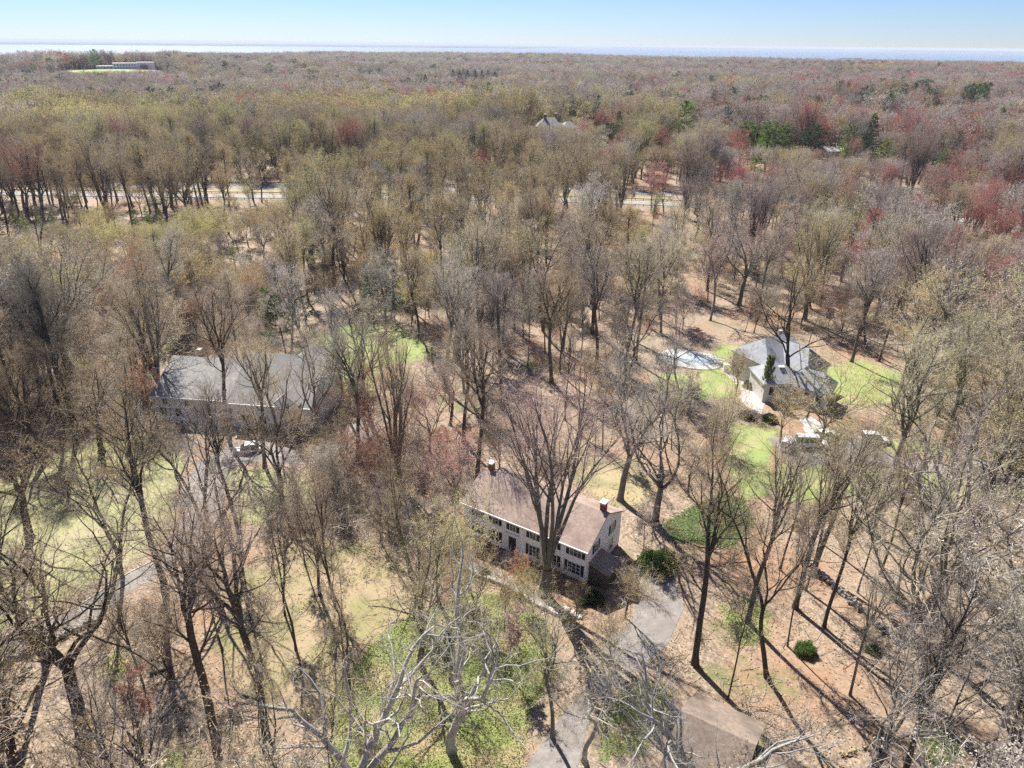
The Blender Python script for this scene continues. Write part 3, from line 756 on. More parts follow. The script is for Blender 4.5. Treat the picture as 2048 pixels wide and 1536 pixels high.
k = MB(); k.box(L1_ + gap + 7.3, L1_ + gap + 10.3, -.68, -.604, 0, 2.5); k.build('garage_door', M_TRIM, B)
chimney(B, 3.0, 11.2, 6.0, 8.3, .7, .8, M_BRICK, M_CONC); chimney(B, L1_ - 1.6, 10.6, 6.0, 8.1, .6, .6, M_BRICK, M_CONC)

# --- blue-grey roofed house at the right: hipped blocks
def hip(root, cx, cy, w, d, rot, hw, rise, wallm, roofm, ridge_frac=.35, z0=0.0, label=None):
    c, s = math.cos(rot), math.sin(rot)
    T = lambda x, y, z: (cx + x * c - y * s, cy + x * s + y * c, z)
    k = MB(); b = [(-w / 2, -d / 2), (w / 2, -d / 2), (w / 2, d / 2), (-w / 2, d / 2)]
    k.loft([[T(x, y, z0) for x, y in b], [T(x, y, hw) for x, y in b]]); wl_ = k.build('wall', wallm, root)
    k = MB(); e = .45; W2, D2 = w / 2 + e, d / 2 + e; rx = W2 * ridge_frac; zt = hw + rise; ze = hw - .05
    vs = [T(-W2, -D2, ze), T(W2, -D2, ze), T(W2, D2, ze), T(-W2, D2, ze), T(-rx, 0, zt), T(rx, 0, zt)]
    vb = [T(-W2, -D2, ze - .18), T(W2, -D2, ze - .18), T(W2, D2, ze - .18), T(-W2, D2, ze - .18)]
    k.add(vs + vb, [(0, 1, 5, 4), (1, 2, 5), (2, 3, 4, 5), (3, 0, 4), (0, 6, 7, 1), (1, 7, 8, 2), (2, 8, 9, 3), (3, 9, 6, 0), (6, 9, 8, 7)])
    k.build('roof', roofm, root)
    for q, xx in enumerate((-w * .28, 0, w * .28)):
        g = MB(); g.add([T(xx - .5, -d / 2 - .03, hw - 2.1), T(xx + .5, -d / 2 - .03, hw - 2.1), T(xx + .5, -d / 2 - .03, hw - .7), T(xx - .5, -d / 2 - .03, hw - .7),
                         T(xx - .5, -d / 2 - .002, hw - 2.1), T(xx + .5, -d / 2 - .002, hw - 2.1), T(xx + .5, -d / 2 - .002, hw - .7), T(xx - .5, -d / 2 - .002, hw - .7)],
                        [(0, 1, 2, 3), (0, 4, 5, 1), (1, 5, 6, 2), (2, 6, 7, 3), (3, 7, 4, 0)])
        g.build('window', M_GLASS, wl_)
q = at(1560, 738, 3.5); Cc = empty('grey_roofed_house', (q[0], q[1], 0)); Cc.scale = (.84, .84, 1.12); tag(Cc, 'house with angular blue-grey roofs beside the covered pool', 'house')
rt_ = R(-27)
hip(Cc, -.5, 4.5, 13.5, 10.5, R(28), 4.6, 3.2, M_PALE, M_BGROOF, .45)
hip(Cc, 3.4, 1.2, 11.5, 8.5, R(-52), 4.3, 3.0, M_PALE, M_BGROOF, .45)
hip(Cc, -2.4, -4.0, 7.8, 8.0, R(4), 3.4, 2.2, M_PALE, M_BGROOF, .3)
hip(Cc, 4.4, -7.2, 8.5, 6.6, R(-33), 3.1, 2.3, M_PALE, M_BGROOF, .4)
chimney(Cc, 1.2, 6.6, 5.0, 8.0, .7, .6, M_GSTONE, M_CONC)
k = MB(); k.box(-2.4, -1.2, -5.4, -4.6, 5.15, 5.3); k.build('skylight', M_TRIM, Cc)
# patio, pool deck, pool
sheet('patio', ppoly([(1478, 762), (1510, 752), (1530, 800), (1522, 830), (1500, 822), (1480, 796)]), .03, M_STONE, .25, 3)
sheet('patio', ppoly([(1598, 838), (1622, 832), (1660, 862), (1664, 885), (1640, 892), (1612, 868)]), .03, M_STONE, .3, 4)
sheet('path', ppoly([(1440, 735), (1452, 735), (1482, 765), (1475, 772)]), .028, M_STONE, .15, 5)
pc = at(1381, 719); po = empty('swimming_pool', (pc[0], pc[1], 0), R(-22)); tag(po, 'oval swimming pool under a grey cover inside a pale deck', 'swimming pool')
def ring(rx, ry, z, n=40, p=2.4): return [(math.copysign(abs(math.cos(t)) ** (2 / p), math.cos(t)) * rx, math.copysign(abs(math.sin(t)) ** (2 / p), math.sin(t)) * ry, z) for t in np.arange(n) * 2 * np.pi / n]
k = MB(); k.loft([ring(6.3, 4.7, -.05), ring(6.3, 4.7, .12)]); k.build('pool_deck', M_STONE, po)
k = MB(); k.loft([ring(4.5, 2.9, .121), ring(4.45, 2.85, .16)]); k.build('pool_cover', M_POOL, po)
dv = MB(); dv.box(4.6, 6.2, -.25, .25, .45, .52); dv.box(5.6, 6.1, -.2, .2, .12, .45); dv.build('diving_board', M_TRIM, po)
k = MB(); k.box(-.5, .5, -.4, .4, 0, 1.5); k.box(-.55, .55, -.45, .45, 1.502, 1.6); k = k.build('pool_heater', M_TRIM); q = at(1451, 742); k.location = (q[0], q[1], 0)
tag(k, 'small white utility box on the grass beside the pool', 'utility box')

# --- brown-roofed house at the lower edge
RA = at(1366, 1424, 6.6); RB = at(1506, 1490, 6.6); rz, LD = frame_from(RA, RB); WD = 9.0
ux = np.array([math.cos(rz), math.sin(rz)]); uy = np.array([-ux[1], ux[0]]); og = RA[:2] - uy * WD / 2
D_ = empty('brown_roofed_house', (og[0], og[1], 0), rz); tag(D_, 'house with a tan-brown shingle roof cut off by the lower edge of the picture', 'house')
gable_body(LD, WD, 4.2, 2.4).build('wall', M_GREYSID, D_); gable_roof(LD, WD, 4.2, 2.4, D_, M_BROOF2)
kb = gable_body(4.5, 7.0, 3.2, 2.0); kb.v = [(x + LD + .01, y + .4, z) for x, y, z in kb.v]; kb.build('wall', M_GREYSID, D_)
g_ = gable_roof(4.5, 7.0, 3.2, 2.0, D_, M_BROOF2, x0=LD + .25); g_.location = (0, .4, 0)
window(D_, 3, 1.0, 1.1, 1.3); window(D_, 7, 1.0, 1.1, 1.3); window(D_, 4.5, 1.2, 1.0, 1.3, face='side', L=LD + 4.5)
# wooden garden steps
k = MB()
for q in range(7): k.box(0, 1.2, q * .42, q * .42 + .3, 0, .12 + q * .06)
st = k.build('wooden_steps', M_DARKW); q = at(1316, 1462); st.location = (q[0], q[1], 0); st.rotation_euler = (0, 0, R(-38)); tag(st, 'short flight of wooden garden steps left of the brown roof', 'steps')

# --- far hip-roofed house, cottage, school, shed at the left
h0 = float(hz(H1C[0], H1C[1])); Hh = empty('far_hip_roofed_house', (H1C[0], H1C[1], h0)); tag(Hh, 'distant grey hip-roofed house with white chimney caps above the treetops', 'house')
hip(Hh, 0, 0, 17, 12, R(4), 5.0, 4.6, M_WHITE, M_GROOF, .35, z0=-3); hip(Hh, 11, 1, 9, 9, R(20), 4.2, 3.2, M_WHITE, M_GROOF, .3, z0=-3)
chimney(Hh, -3, -1, 6, 11.4, 1.4, 1.2, M_BRICK); chimney(Hh, 3.5, 1.5, 7, 11.8, 1.4, 1.2, M_BRICK)
h1 = float(hz(H2C[0], H2C[1])); Hc = empty('cottage', (H2C[0], H2C[1], h1), R(14)); tag(Hc, 'small distant cottage with a pale roof between the dark pines', 'house')
gb = gable_body(11, 8, 3.4, 1.7, z0=-2); gb.build('wall', M_TAN, Hc); gable_roof(11, 8, 3.4, 1.7, Hc, M_CONC)
chimney(Hc, 6.5, 4.8, 4.2, 6.6, .8, .8, M_BRICK)
hs = float(hz(SCH[0], SCH[1] + 60))
dx, dy = norm(np.array([SCH[0], SCH[1]])); lat = np.array([dy, -dx])
Sc = empty('school_building', tuple(np.array([SCH[0], SCH[1]]) + np.array([dx, dy]) * 75 + lat * 14) + (hs,), math.atan2(lat[1], lat[0])); tag(Sc, 'long white flat-roofed institution beyond a green field on the far left', 'building')
k = MB(); k.box(-12, 20, 0, 14, -3, 8); k.box(20.2, 44, 3, 18, -3, 9); k.box(-34, -12.2, 2, 14, -3, 4.5); k.build('wall', M_WHITE, Sc)
k = MB(); k.box(-12.3, 20.3, -.3, 14.3, 8.01, 8.5); k.box(20.3, 44.3, 2.7, 18.3, 9.01, 9.5); k.box(-34.3, -12.5, 1.7, 14.3, 4.51, 4.9); k.build('roof', M_TRIM, Sc)
k = MB()
for q in range(8): k.box(-11 + q * 3.9, -8.6 + q * 3.9, -.08, -.003, 1, 3); k.box(-11 + q * 3.9, -8.6 + q * 3.9, -.08, -.003, 4.8, 6.6)
for q in range(5): k.box(-33 + q * 4.1, -30 + q * 4.1, 1.9, 1.997, .8, 3)
k.build('windows', M_GLASS, Sc); 
k = MB(); k.box(24, 34, 0, 2.99, -3, 5.5); k.build('brick_wing', M_BRICK, Sc)
fl = []
ctr = np.array([SCH[0], SCH[1]])
for t in np.linspace(0, 2 * np.pi, 40, endpoint=False):
    p = ctr + lat * (52 * math.cos(t) + 2) + np.array([dx, dy]) * (66 * math.sin(t) - 4); fl.append(p)
gr = []; cen = np.mean(fl, 0); nr = 8
Vf = [(cen[0], cen[1], float(hz(*cen)) + .25)] + [(cen[0] + (p[0] - cen[0]) * s / nr, cen[1] + (p[1] - cen[1]) * s / nr, float(hz(cen[0] + (p[0] - cen[0]) * s / nr, cen[1] + (p[1] - cen[1]) * s / nr)) + .25) for s in range(1, nr + 1) for p in fl]
Ff = [(1 + (s - 1) * 40 + q, 1 + (s - 1) * 40 + (q + 1) % 40, 1 + s * 40 + (q + 1) % 40, 1 + s * 40 + q) for s in range(1, nr) for q in range(40)]
tag(mesh_np('field', Vf, [(np.array(Ff), 0), (np.array([(0, 1 + q, 1 + (q + 1) % 40) for q in range(40)]), 0)], [noisy('field_grass', (.20, .30, .07), (.30, .38, .10), scale=.08)]), kind='structure')
q = at(22, 700); s_ = empty('garden_shed', (q[0], q[1], 0), R(12)); tag(s_, 'small weathered garden shed at the left edge beyond the lawn', 'shed')
gable_body(3.2, 2.6, 2.1, .9).build('wall', M_DARKW, s_); gable_roof(3.2, 2.6, 2.1, .9, s_, M_GROOF, ov=.2, fascia=False)
sheet('patio', ppoly([(66, 735), (110, 722), (128, 745), (84, 760)]), .03, M_STONE, .3, 8)
lawn_sheet('lawn', ppoly([(30, 680), (160, 670), (190, 720), (150, 790), (60, 760), (20, 720)]), .012, M_LAWN_GREEN)
lawn_sheet('lawn', ppoly([(320, 560), (380, 548), (400, 575), (350, 590)]), .012, M_GOLD)

# ------------------------------------------------------------------ cars
def car_paint(name, col):
    m, n, l, b = new_mat(name); b.inputs['Base Color'].default_value = (*col, 1); b.inputs['Roughness'].default_value = .3
    b.inputs['Coat Weight'].default_value = .6; b.inputs['Coat Roughness'].default_value = .08; return m
M_CARW = car_paint('white_car_paint', (.78, .78, .78)); M_CARS = car_paint('silver_car_paint', (.45, .46, .48))
M_TYRE = noisy('tyre_rubber', (.02, .02, .02), (.035, .035, .035)); M_RIM = noisy('alloy_rim', (.4, .4, .4), (.5, .5, .5), rough=.35)
m, n_, l_, b_ = new_mat('lamp_glass'); b_.inputs['Base Color'].default_value = (.7, .72, .75, 1); b_.inputs['Roughness'].default_value = .15; M_LAMP = m
m, n_, l_, b_ = new_mat('tail_lamp'); b_.inputs['Base Color'].default_value = (.35, .02, .02, 1); b_.inputs['Roughness'].default_value = .2; M_TAIL = m
def make_car(loc, rz, mat, lab, suv=False, van=False):
    c = empty('parked_car', (loc[0], loc[1], .03), rz); tag(c, lab, 'car', 'cars parked on the driveways')
    h = 1.0 if van else (.78 if suv else .68); top = 2.0 if van else (1.72 if suv else 1.45); L = 2.6 if van else 2.3
    prof = [(-L, .35, .62), (-L + .05, h, .82), (-L + .5, h + .05, .88), (0, h + .06, .9), (L - 1.1, h, .88), (L - .2, h - .12, .8), (L, .45, .62)]
    k = MB()
    k.loft([[(x, -w, .22), (x, -w * 1.02, (z + .22) / 2), (x, -w * .93, z), (x, w * .93, z), (x, w * 1.02, (z + .22) / 2), (x, w, .22)] for x, z, w in prof])
    body = k.build('body', mat, c, smooth=False, bevel=.05)
    xr, xf = (-L + .12, L - 1.1) if (suv or van) else (-L + .55, L - 1.15)
    k = MB(); s = .55 if not van else .35
    k.loft([[(xr, -.82, h), (xf, -.82, h), (xf, .82, h), (xr, .82, h)], [(xr + s * (.5 if suv or van else 1.1), -.66, top - .07), (xf - s * 1.5, -.66, top - .07), (xf - s * 1.5, .66, top - .07), (xr + s * (.5 if suv or van else 1.1), .66, top - .07)]])
    gh = k.build('windows', M_GLASS, c)
    k = MB(); a, b2 = xr + s * (.5 if suv or van else 1.1) - .05, xf - s * 1.5 + .06
    k.loft([[(a, -.69, top - .069), (b2, -.69, top - .069), (b2, .69, top - .069), (a, .69, top - .069)], [(a + .1, -.62, top), (b2 - .15, -.62, top), (b2 - .15, .62, top), (a + .1, .62, top)]])
    for xx in ((a + b2) / 2,):
        for sy in (-1, 1): k.loft([[(xx - .06, sy * .845, h), (xx + .06, sy * .845, h), (xx + .06, sy * .80, h), (xx - .06, sy * .80, h)], [(xx - .06, sy * .69, top - .07), (xx + .06, sy * .69, top - .07), (xx + .06, sy * .65, top - .07), (xx - .06, sy * .65, top - .07)]])
    k.build('car_roof', mat, c)
    for sx in (-L * .62, L * .62):
        for sy in (-1, 1):
            t = MB(); rg = []
            for yy in (sy * .68, sy * .9): rg.append([(sx + .34 * math.cos(q), yy, .34 + .34 * math.sin(q)) for q in np.arange(16) * 2 * np.pi / 16])
            t.loft(rg); wh = t.build('wheel', M_TYRE, c)
            t = MB(); t.loft([[(sx + .2 * math.cos(q), yy, .34 + .2 * math.sin(q)) for q in np.arange(10) * 2 * np.pi / 10] for yy in (sy * .902, sy * .93)]); t.build('rim', M_RIM, wh)
    for sy in (-1, 1):
        t = MB(); t.box(L - .16, L - .03, sy * .6 - .16, sy * .6 + .16, .55, .7); t.build('headlight', M_LAMP, c)
        t = MB(); t.box(-L - .01, -L + .1, sy * .62 - .12, sy * .62 + .12, .62, .84); t.build('tail_light', M_TAIL, c)
    return c
q = at(497, 903); make_car(q, R(196), M_CARW, 'white sedan parked on the drive in front of the long grey house')
q = at(1621, 893); make_car(q, R(-4), M_CARW, 'white van, longest of the vehicles below the grey-roofed house', van=True)
q = at(1575, 893); make_car(q, R(60), M_CARW, 'white car parked just left of the white van', suv=True)
q = at(1650, 876); make_car(q, R(20), M_CARW, 'white car behind the white van beside the stone terrace', suv=False)
q = at(1748, 884); make_car(q, R(-6), M_CARW, 'white car parked on the drive under the yellow-green trees', suv=True)
q = at(1966, 948); make_car(q, R(-10), M_CARS, 'silver car on the drive near the right edge', suv=True)

# ------------------------------------------------------------------ trees
TW = {'grey': (.53, .48, .405), 'purple': (.48, .405, .36), 'tan': (.56, .48, .35), 'brown': (.45, .365, .265), 'dark': (.24, .205, .17),
      'silver': (.42, .395, .36), 'rose': (.46, .34, .29)}
BK = {'grey': (.13, .12, .105), 'purple': (.11, .095, .085), 'tan': (.13, .115, .09), 'brown': (.075, .062, .05), 'dark': (.045, .04, .035),
      'silver': (.42, .405, .37), 'rose': (.17, .14, .125)}
BD = {'yg': (.56, .52, .21), 'gold': (.56, .44, .21), 'amber': (.46, .34, .17), 'red': (.50, .13, .105), 'pink': (.58, .33, .27), 'rust': (.42, .19, .12)}
prand = random.Random(77)
def tints(tw, bd, rnd=prand):
    k = .74 + .46 * rnd.random(); a = tuple(c * k * (.97 + .06 * rnd.random()) for c in TW[tw]); b = tuple(c * k for c in BK[tw])
    if bd is None: d = tuple(c * .95 for c in a)
    else:
        q = .85 + .3 * rnd.random(); d = tuple(c * q for c in BD[bd]); m_ = .45 if bd in ('red', 'pink', 'rust') else .22
        a = tuple(x * (1 - m_) + y * m_ for x, y in zip(a, d))
    return a, b, d

PROTO = {}
def proto_tree(style, var, lod, budn=1.0):
    key = (style, var, lod)
    if key not in PROTO:
        lean = {'lean': .28}.get(style, .06)
        T, Cg = make_tree(style, 100 + var * 17 + len(style), lod, lean=lean, dens=.85 if lod == 0 else 1.0, twigw=.9 if lod == 0 else 1.1, budn=.75 if lod == 0 else 1.0)
        nm = {'T': 'trunk', 'C': 'crown'}
        PROTO[key] = (T.mesh('trunk', [M_BARK], {0: 0}), Cg.mesh('crown', [M_TWIG, M_BUD], {1: 0, 2: 1}))
    return PROTO[key]
def proto_conifer(style, var, lod):
    key = (style, var, lod)
    if key not in PROTO:
        T, Cg = make_conifer(style, 200 + var, lod)
        PROTO[key] = (T.mesh('trunk', [M_BARK], {0: 0}), Cg.mesh('crown', [M_NEEDLE], {1: 0}))
    return PROTO[key]
NVAR = {'tall': 5, 'oak': 4, 'poplar': 2, 'vase': 2, 'small': 3, 'sapling': 2, 'syc': 2, 'lean': 3, 'pine': 3, 'spruce': 2, 'column': 1}
BASEH = {k: v['H'] for k, v in STY.items()}; BASEH.update(pine=20., spruce=17., column=10.)
TREES = []      # individual trees, for the labels
KN = {'bare': ('bare_tree', 'bare tree'), 'bud': ('budding_tree', 'budding tree'), 'red': ('red_maple_tree', 'red maple tree'), 'pine': ('pine_tree', 'pine tree'),
      'spruce': ('spruce_tree', 'spruce tree'), 'column': ('arborvitae_tree', 'evergreen tree')}
GRP = {'bare': 'leafless trees of the wood', 'bud': 'trees of the wood in yellow-green bud', 'red': 'maples in red bloom', 'pine': 'pines among the bare trees',
       'spruce': 'spruces among the bare trees', 'column': 'dark columnar evergreens'}
def place(kind, style, var, x, y, H, rz, tn, label=None, wide=1.0, lod=0, look=''):
    s = H / BASEH[style]; z = float(hz(x, y))
    me = proto_conifer(style, var, lod) if kind in ('pine', 'spruce', 'column') else proto_tree(style, var, lod)
    o = empty(KN[kind][0], (x, y, z - .05), rz); o.scale = (s * wide, s * wide, s)
    for mm, nm in zip(me, ('trunk', 'crown')):
        c = bpy.data.objects.new(nm, mm); COL.objects.link(c); c.parent = o
        c['tint'] = tn[0]; c['bark'] = tn[1]; c['bud'] = tn[2]
    tag(o, label, KN[kind][1], GRP[kind]); TREES.append([o, kind, x, y, H, look, label]); return o

# trees told apart by eye: (base px, base py, height, style, variant, twig tone, bud tone, rz, width, label)
HERO = [
 (1088, 1188, 27.5, 'vase', 0, 'grey', 'pink', .3, 1.05, 'great many-stemmed tree rising in front of the brown roof of the white house, tips pinkish'),
 (903, 1500, 21, 'syc', 0, 'silver', 'yg', 1.2, 1.0, 'crooked pale-limbed sycamore over the ivy bed at the lower middle'),
 (760, 1640, 21, 'syc', 1, 'silver', 'yg', 3.6, 1.1, 'pale-barked sycamore whose crooked limbs reach up from the lower edge left of the ivy bed'),
 (1105, 1475, 15, 'tall', 1, 'grey', 'yg', .4, 1.0, 'tall budding tree between the ivy bed and the front driveway, upper limbs forked'),
 (1168, 1520, 19, 'lean', 0, 'silver', 'gold', 5.6, 1.2, 'pale tree leaning to the right across the front driveway'),
 (1345, 1660, 19, 'syc', 1, 'silver', None, .2, 1.1, 'white-limbed tree with long bare boughs reaching over the brown roof at the lower edge'),
 (168, 1478, 27, 'oak', 1, 'dark', 'amber', 2.2, 1.05, 'massive dark oak near the lower left corner, forked low beside the driveway'),
 (95, 1330, 25, 'tall', 2, 'dark', 'amber', .5, 1.1, 'dark tall tree beside the left driveway, behind the massive dark oak'),
 (432, 1468, 29, 'tall', 3, 'brown', None, 1.5, 1.05, 'tall thick-trunked dark tree left of the mossy clearing'),
 (535, 1490, 28, 'tall', 0, 'brown', None, 2.5, 1.0, 'tall straight dark tree at the lower end of the mossy clearing'),
 (330, 1180, 27, 'tall', 4, 'brown', 'amber', 4.2, 1.05, 'tall tree standing where the left driveway meets the olive lawn'),
 (240, 1140, 22, 'lean', 1, 'dark', 'amber', 2.0, 1.1, 'dark bent tree on the olive lawn with a kinked trunk'),
 (420, 1175, 24, 'oak', 0, 'grey', None, 3.0, .9, 'forked grey tree at the bend of the left driveway'),
 (480, 1075, 22, 'tall', 2, 'brown', None, 5.1, .9, 'slim forked tree inside the loop of the left driveway below the white car'),
 (565, 1010, 21, 'oak', 2, 'brown', None, .7, .85, 'spreading tree beside the small lawn right of the white car'),
 (1120, 745, 21, 'lean', 2, 'dark', None, .9, .8, 'short thick dark trunk leaning beside the sandy opening behind the white house'),
 (912, 722, 31, 'oak', 3, 'grey', 'yg', 1.1, .95, 'tallest grey-green tree with upswept limbs standing above the middle of the wood'),
 (670, 583, 31, 'tall', 1, 'dark', 'gold', 3.3, 1.05, 'tall dark-trunked tree rising above the wood between the highway and the bright rear lawn'),
 (1572, 785, 25, 'oak', 0, 'dark', 'gold', 4.4, .85, 'black-trunked tree standing directly in front of the blue-grey roofs'),
 (1478, 610, 24, 'oak', 2, 'grey', None, 2.6, 1.0, 'round-crowned grey tree behind the pool and the blue-grey roofs'),
 (1822, 755, 27, 'vase', 1, 'dark', None, 5.3, 1.3, 'fan-shaped dark tree with limbs sweeping to the right beyond the green lawn'),
 (30, 522, 30, 'tall', 2, 'dark', None, 2.0, .9, 'black-trunked tree at the left edge beside the small conifers'),
 (98, 560, 24, 'lean', 1, 'dark', None, 5.2, .9, 'leaning dark tree crossing the small conifers near the left edge'),
 (1240, 1000, 24, 'oak', 3, 'grey', None, 2.1, .9, 'grey tree behind the right chimney of the white house'),
 (1310, 1045, 23, 'oak', 1, 'grey', None, 5.0, .95, 'forked grey tree at the corner of the dark green ivy bank'),
 (1390, 1330, 27, 'tall', 4, 'brown', 'gold', .8, .95, 'straight dark tree beside the turning space of the front driveway'),
 (1534, 1355, 26, 'lean', 0, 'brown', None, 3.9, .9, 'dark tree on the leafy slope whose long shadow falls to the lower right'),
 (1495, 1245, 25, 'tall', 0, 'brown', None, 5.5, .85, 'slim dark tree above the round green patch on the leafy slope'),
 (1590, 1215, 25, 'tall', 3, 'brown', None, 1.9, .9, 'forked dark tree upslope of the fieldstone wall'),
 (1648, 1255, 22, 'tall', 1, 'brown', None, 4.5, .7, 'thin straight pole-like tree just below the fieldstone wall'),
 (1740, 1065, 28, 'tall', 2, 'grey', 'yg', 2.9, 1.1, 'large budding tree whose trunk stands below the green lawn of the right driveway'),
 (1812, 1275, 25, 'oak', 2, 'purple', None, 1.0, .9, 'reddish-brown tree at the lower end of the fieldstone wall'),
 (1925, 1165, 26, 'oak', 1, 'dark', 'yg', 3.7, 1.15, 'broad dark-limbed tree under a yellow-green crown near the right edge'),
 (1720, 1590, 22, 'oak', 3, 'grey', None, .6, .9, 'crooked bare tree at the lower edge left of the green bush patch'),
 (1800, 1570, 24, 'tall', 4, 'dark', None, 2.7, .85, 'dark straight trunk at the lower edge beside the green bush patch'),
 (2005, 1450, 21, 'tall', 0, 'silver', None, 2.4, .9, 'pale crooked-limbed tree at the lower right corner'),
 (660, 1510, 13, 'lean', 2, 'brown', None, 1.8, .7, 'thin wavy-stemmed small tree left of the ivy bed'),
 (592, 1300, 18, 'lean', 0, 'brown', None, 2.9, .7, 'slender curved tree in the middle of the mossy clearing'),
 (690, 1250, 15, 'lean', 1, 'brown', None, .3, .7, 'slender tree at the upper right of the mossy clearing'),
 (640, 1190, 17, 'small', 1, 'brown', None, .9, .8, 'small dark tree at the top edge of the mossy clearing'),
 (860, 905, 13, 'small', 0, 'rose', 'pink', .4, 1.35, 'low pinkish tree behind the left end of the brown roof'),
 (905, 1010, 12, 'small', 1, 'rose', 'pink', 1.4, 1.3, 'pink-tipped small tree touching the left end of the white house'),
 (800, 1010, 13, 'small', 2, 'rose', 'rust', 2.4, 1.3, 'rusty small tree left of the white house beside the bramble thicket'),
 (900, 850, 14, 'small', 2, 'purple', None, 3.4, 1.45, 'round grey-purple tree just above the brown roof of the white house'),
 (740, 900, 13, 'small', 0, 'purple', 'rust', 4.4, 1.3, 'plum-coloured small tree beside the right end of the long grey house'),
 (1215, 1335, 8, 'small', 1, 'tan', 'gold', 1.0, 1.0, 'bushy tan tree at the right corner of the white house'),
 (1250, 1235, 8, 'small', 2, 'brown', 'amber', 4.0, 1.2, 'low brown tree between the white house and the front driveway'),
 (1010, 1265, 9, 'sapling', 0, 'brown', 'amber', 1.0, 1.0, 'thin sapling in front of the walk of the white house'),
 (945, 1250, 11, 'small', 1, 'tan', 'gold', 2.0, .9, 'slim tan budding tree below the left end of the front walk'),
 (1062, 1268, 10, 'small', 2, 'tan', 'yg', 3.0, .75, 'slim yellow-green budding tree just below the front walk of the white house'),
 (1150, 1310, 10, 'sapling', 1, 'tan', 'gold', 4.0, 1.0, 'thin golden sapling below the stone steps'),
 (820, 1150, 16, 'oak', 0, 'tan', 'gold', 5.0, .8, 'tan budding tree between the mossy clearing and the ivy bed'),
 (840, 1330, 17, 'oak', 2, 'tan', 'yg', 1.0, .9, 'yellow-green budding tree rising out of the left half of the ivy bed'),
 (668, 800, 6, 'small', 1, 'tan', 'yg', 2.0, 1.5, 'low yellow-green shrubby tree at the right end of the long grey house'),
 (700, 815, 5, 'small', 2, 'tan', 'yg', 5.0, 1.7, 'lowest yellow-green shrubby tree between the long grey house and the rear lawn'),
 (735, 790, 7, 'small', 0, 'tan', 'yg', 1.0, 1.4, 'rounded yellow-green shrubby tree at the near edge of the bright rear lawn'),
 (560, 890, 18, 'tall', 1, 'tan', 'yg', 1.0, .8, 'slender tree in yellow bud before the right half of the long grey house'),
 (640, 900, 22, 'oak', 1, 'grey', None, 2.2, .8, 'grey tree before the right end of the long grey house'),
 (690, 830, 22, 'tall', 2, 'grey', None, 4.4, .9, 'grey tree between the long grey house and the bright rear lawn'),
 (1640, 900, 15, 'small', 0, 'tan', 'yg', 1.7, 1.4, 'low yellow-green tree overhanging the stone terrace'),
 (1560, 885, 9, 'small', 1, 'tan', 'gold', 3.3, 1.35, 'low golden tree in front of the lowest blue-grey roof'),
 (1820, 985, 17, 'oak', 2, 'tan', 'yg', 2.0, 1.15, 'spreading yellow-green tree above the right driveway'),
 (1930, 930, 18, 'oak', 0, 'tan', 'yg', 3.1, 1.15, 'spreading yellow-green tree behind the silver car'),
 (60, 1075, 20, 'oak', 2, 'brown', 'amber', 3.5, 1.15, 'brown-gold tree at the left end of the olive lawn'),
 (205, 905, 17, 'oak', 3, 'brown', 'amber', 1.3, 1.2, 'brown-gold bushy tree along the top of the olive lawn'),
 (90, 930, 18, 'oak', 1, 'brown', 'amber', 4.3, 1.2, 'dense brown tree at the left end behind the olive lawn'),
]
taken = []
for (bx, by, H, st, v, tw, bd, rz, wd, lab) in HERO:
    p = at(bx, by); kind = 'bud' if bd in ('yg', 'gold', 'amber') else ('bare')
    place(kind, st, v, p[0], p[1], H, rz, tints(tw, bd), lab, wd, 0)
    taken.append((p[0], p[1]))

for q, (bx, by, H) in enumerate([(1560, 1140, 17), (1612, 1180, 19), (1690, 1120, 18), (1715, 1185, 17), (1760, 1150, 20), (1790, 1205, 17), (1835, 1165, 19), (1872, 1232, 18), (1640, 1085, 18), (1575, 1292, 16), (1850, 1100, 19), (1455, 1400, 15), (1700, 1390, 17),
    (445, 1300, 17), (500, 1240, 15), (610, 1130, 16), (660, 1170, 17), (570, 1230, 18), (300, 1420, 16), (700, 1370, 14), (1005, 700, 20), (1055, 735, 20), (1090, 705, 19), (1160, 760, 20), (985, 745, 21), (1205, 900, 19), (1130, 840, 18)]):
    p = at(bx, by); tw = ('grey', 'brown', 'dark')[q % 3]; place('bare', 'sapling' if q % 2 else 'tall', q % 2, p[0], p[1], H, q * 1.9, tints(tw, None), None, .8 if q % 2 else .6, 0, ('slim grey', 'slim brown', 'slim dark')[q % 3]); taken.append((p[0], p[1]))

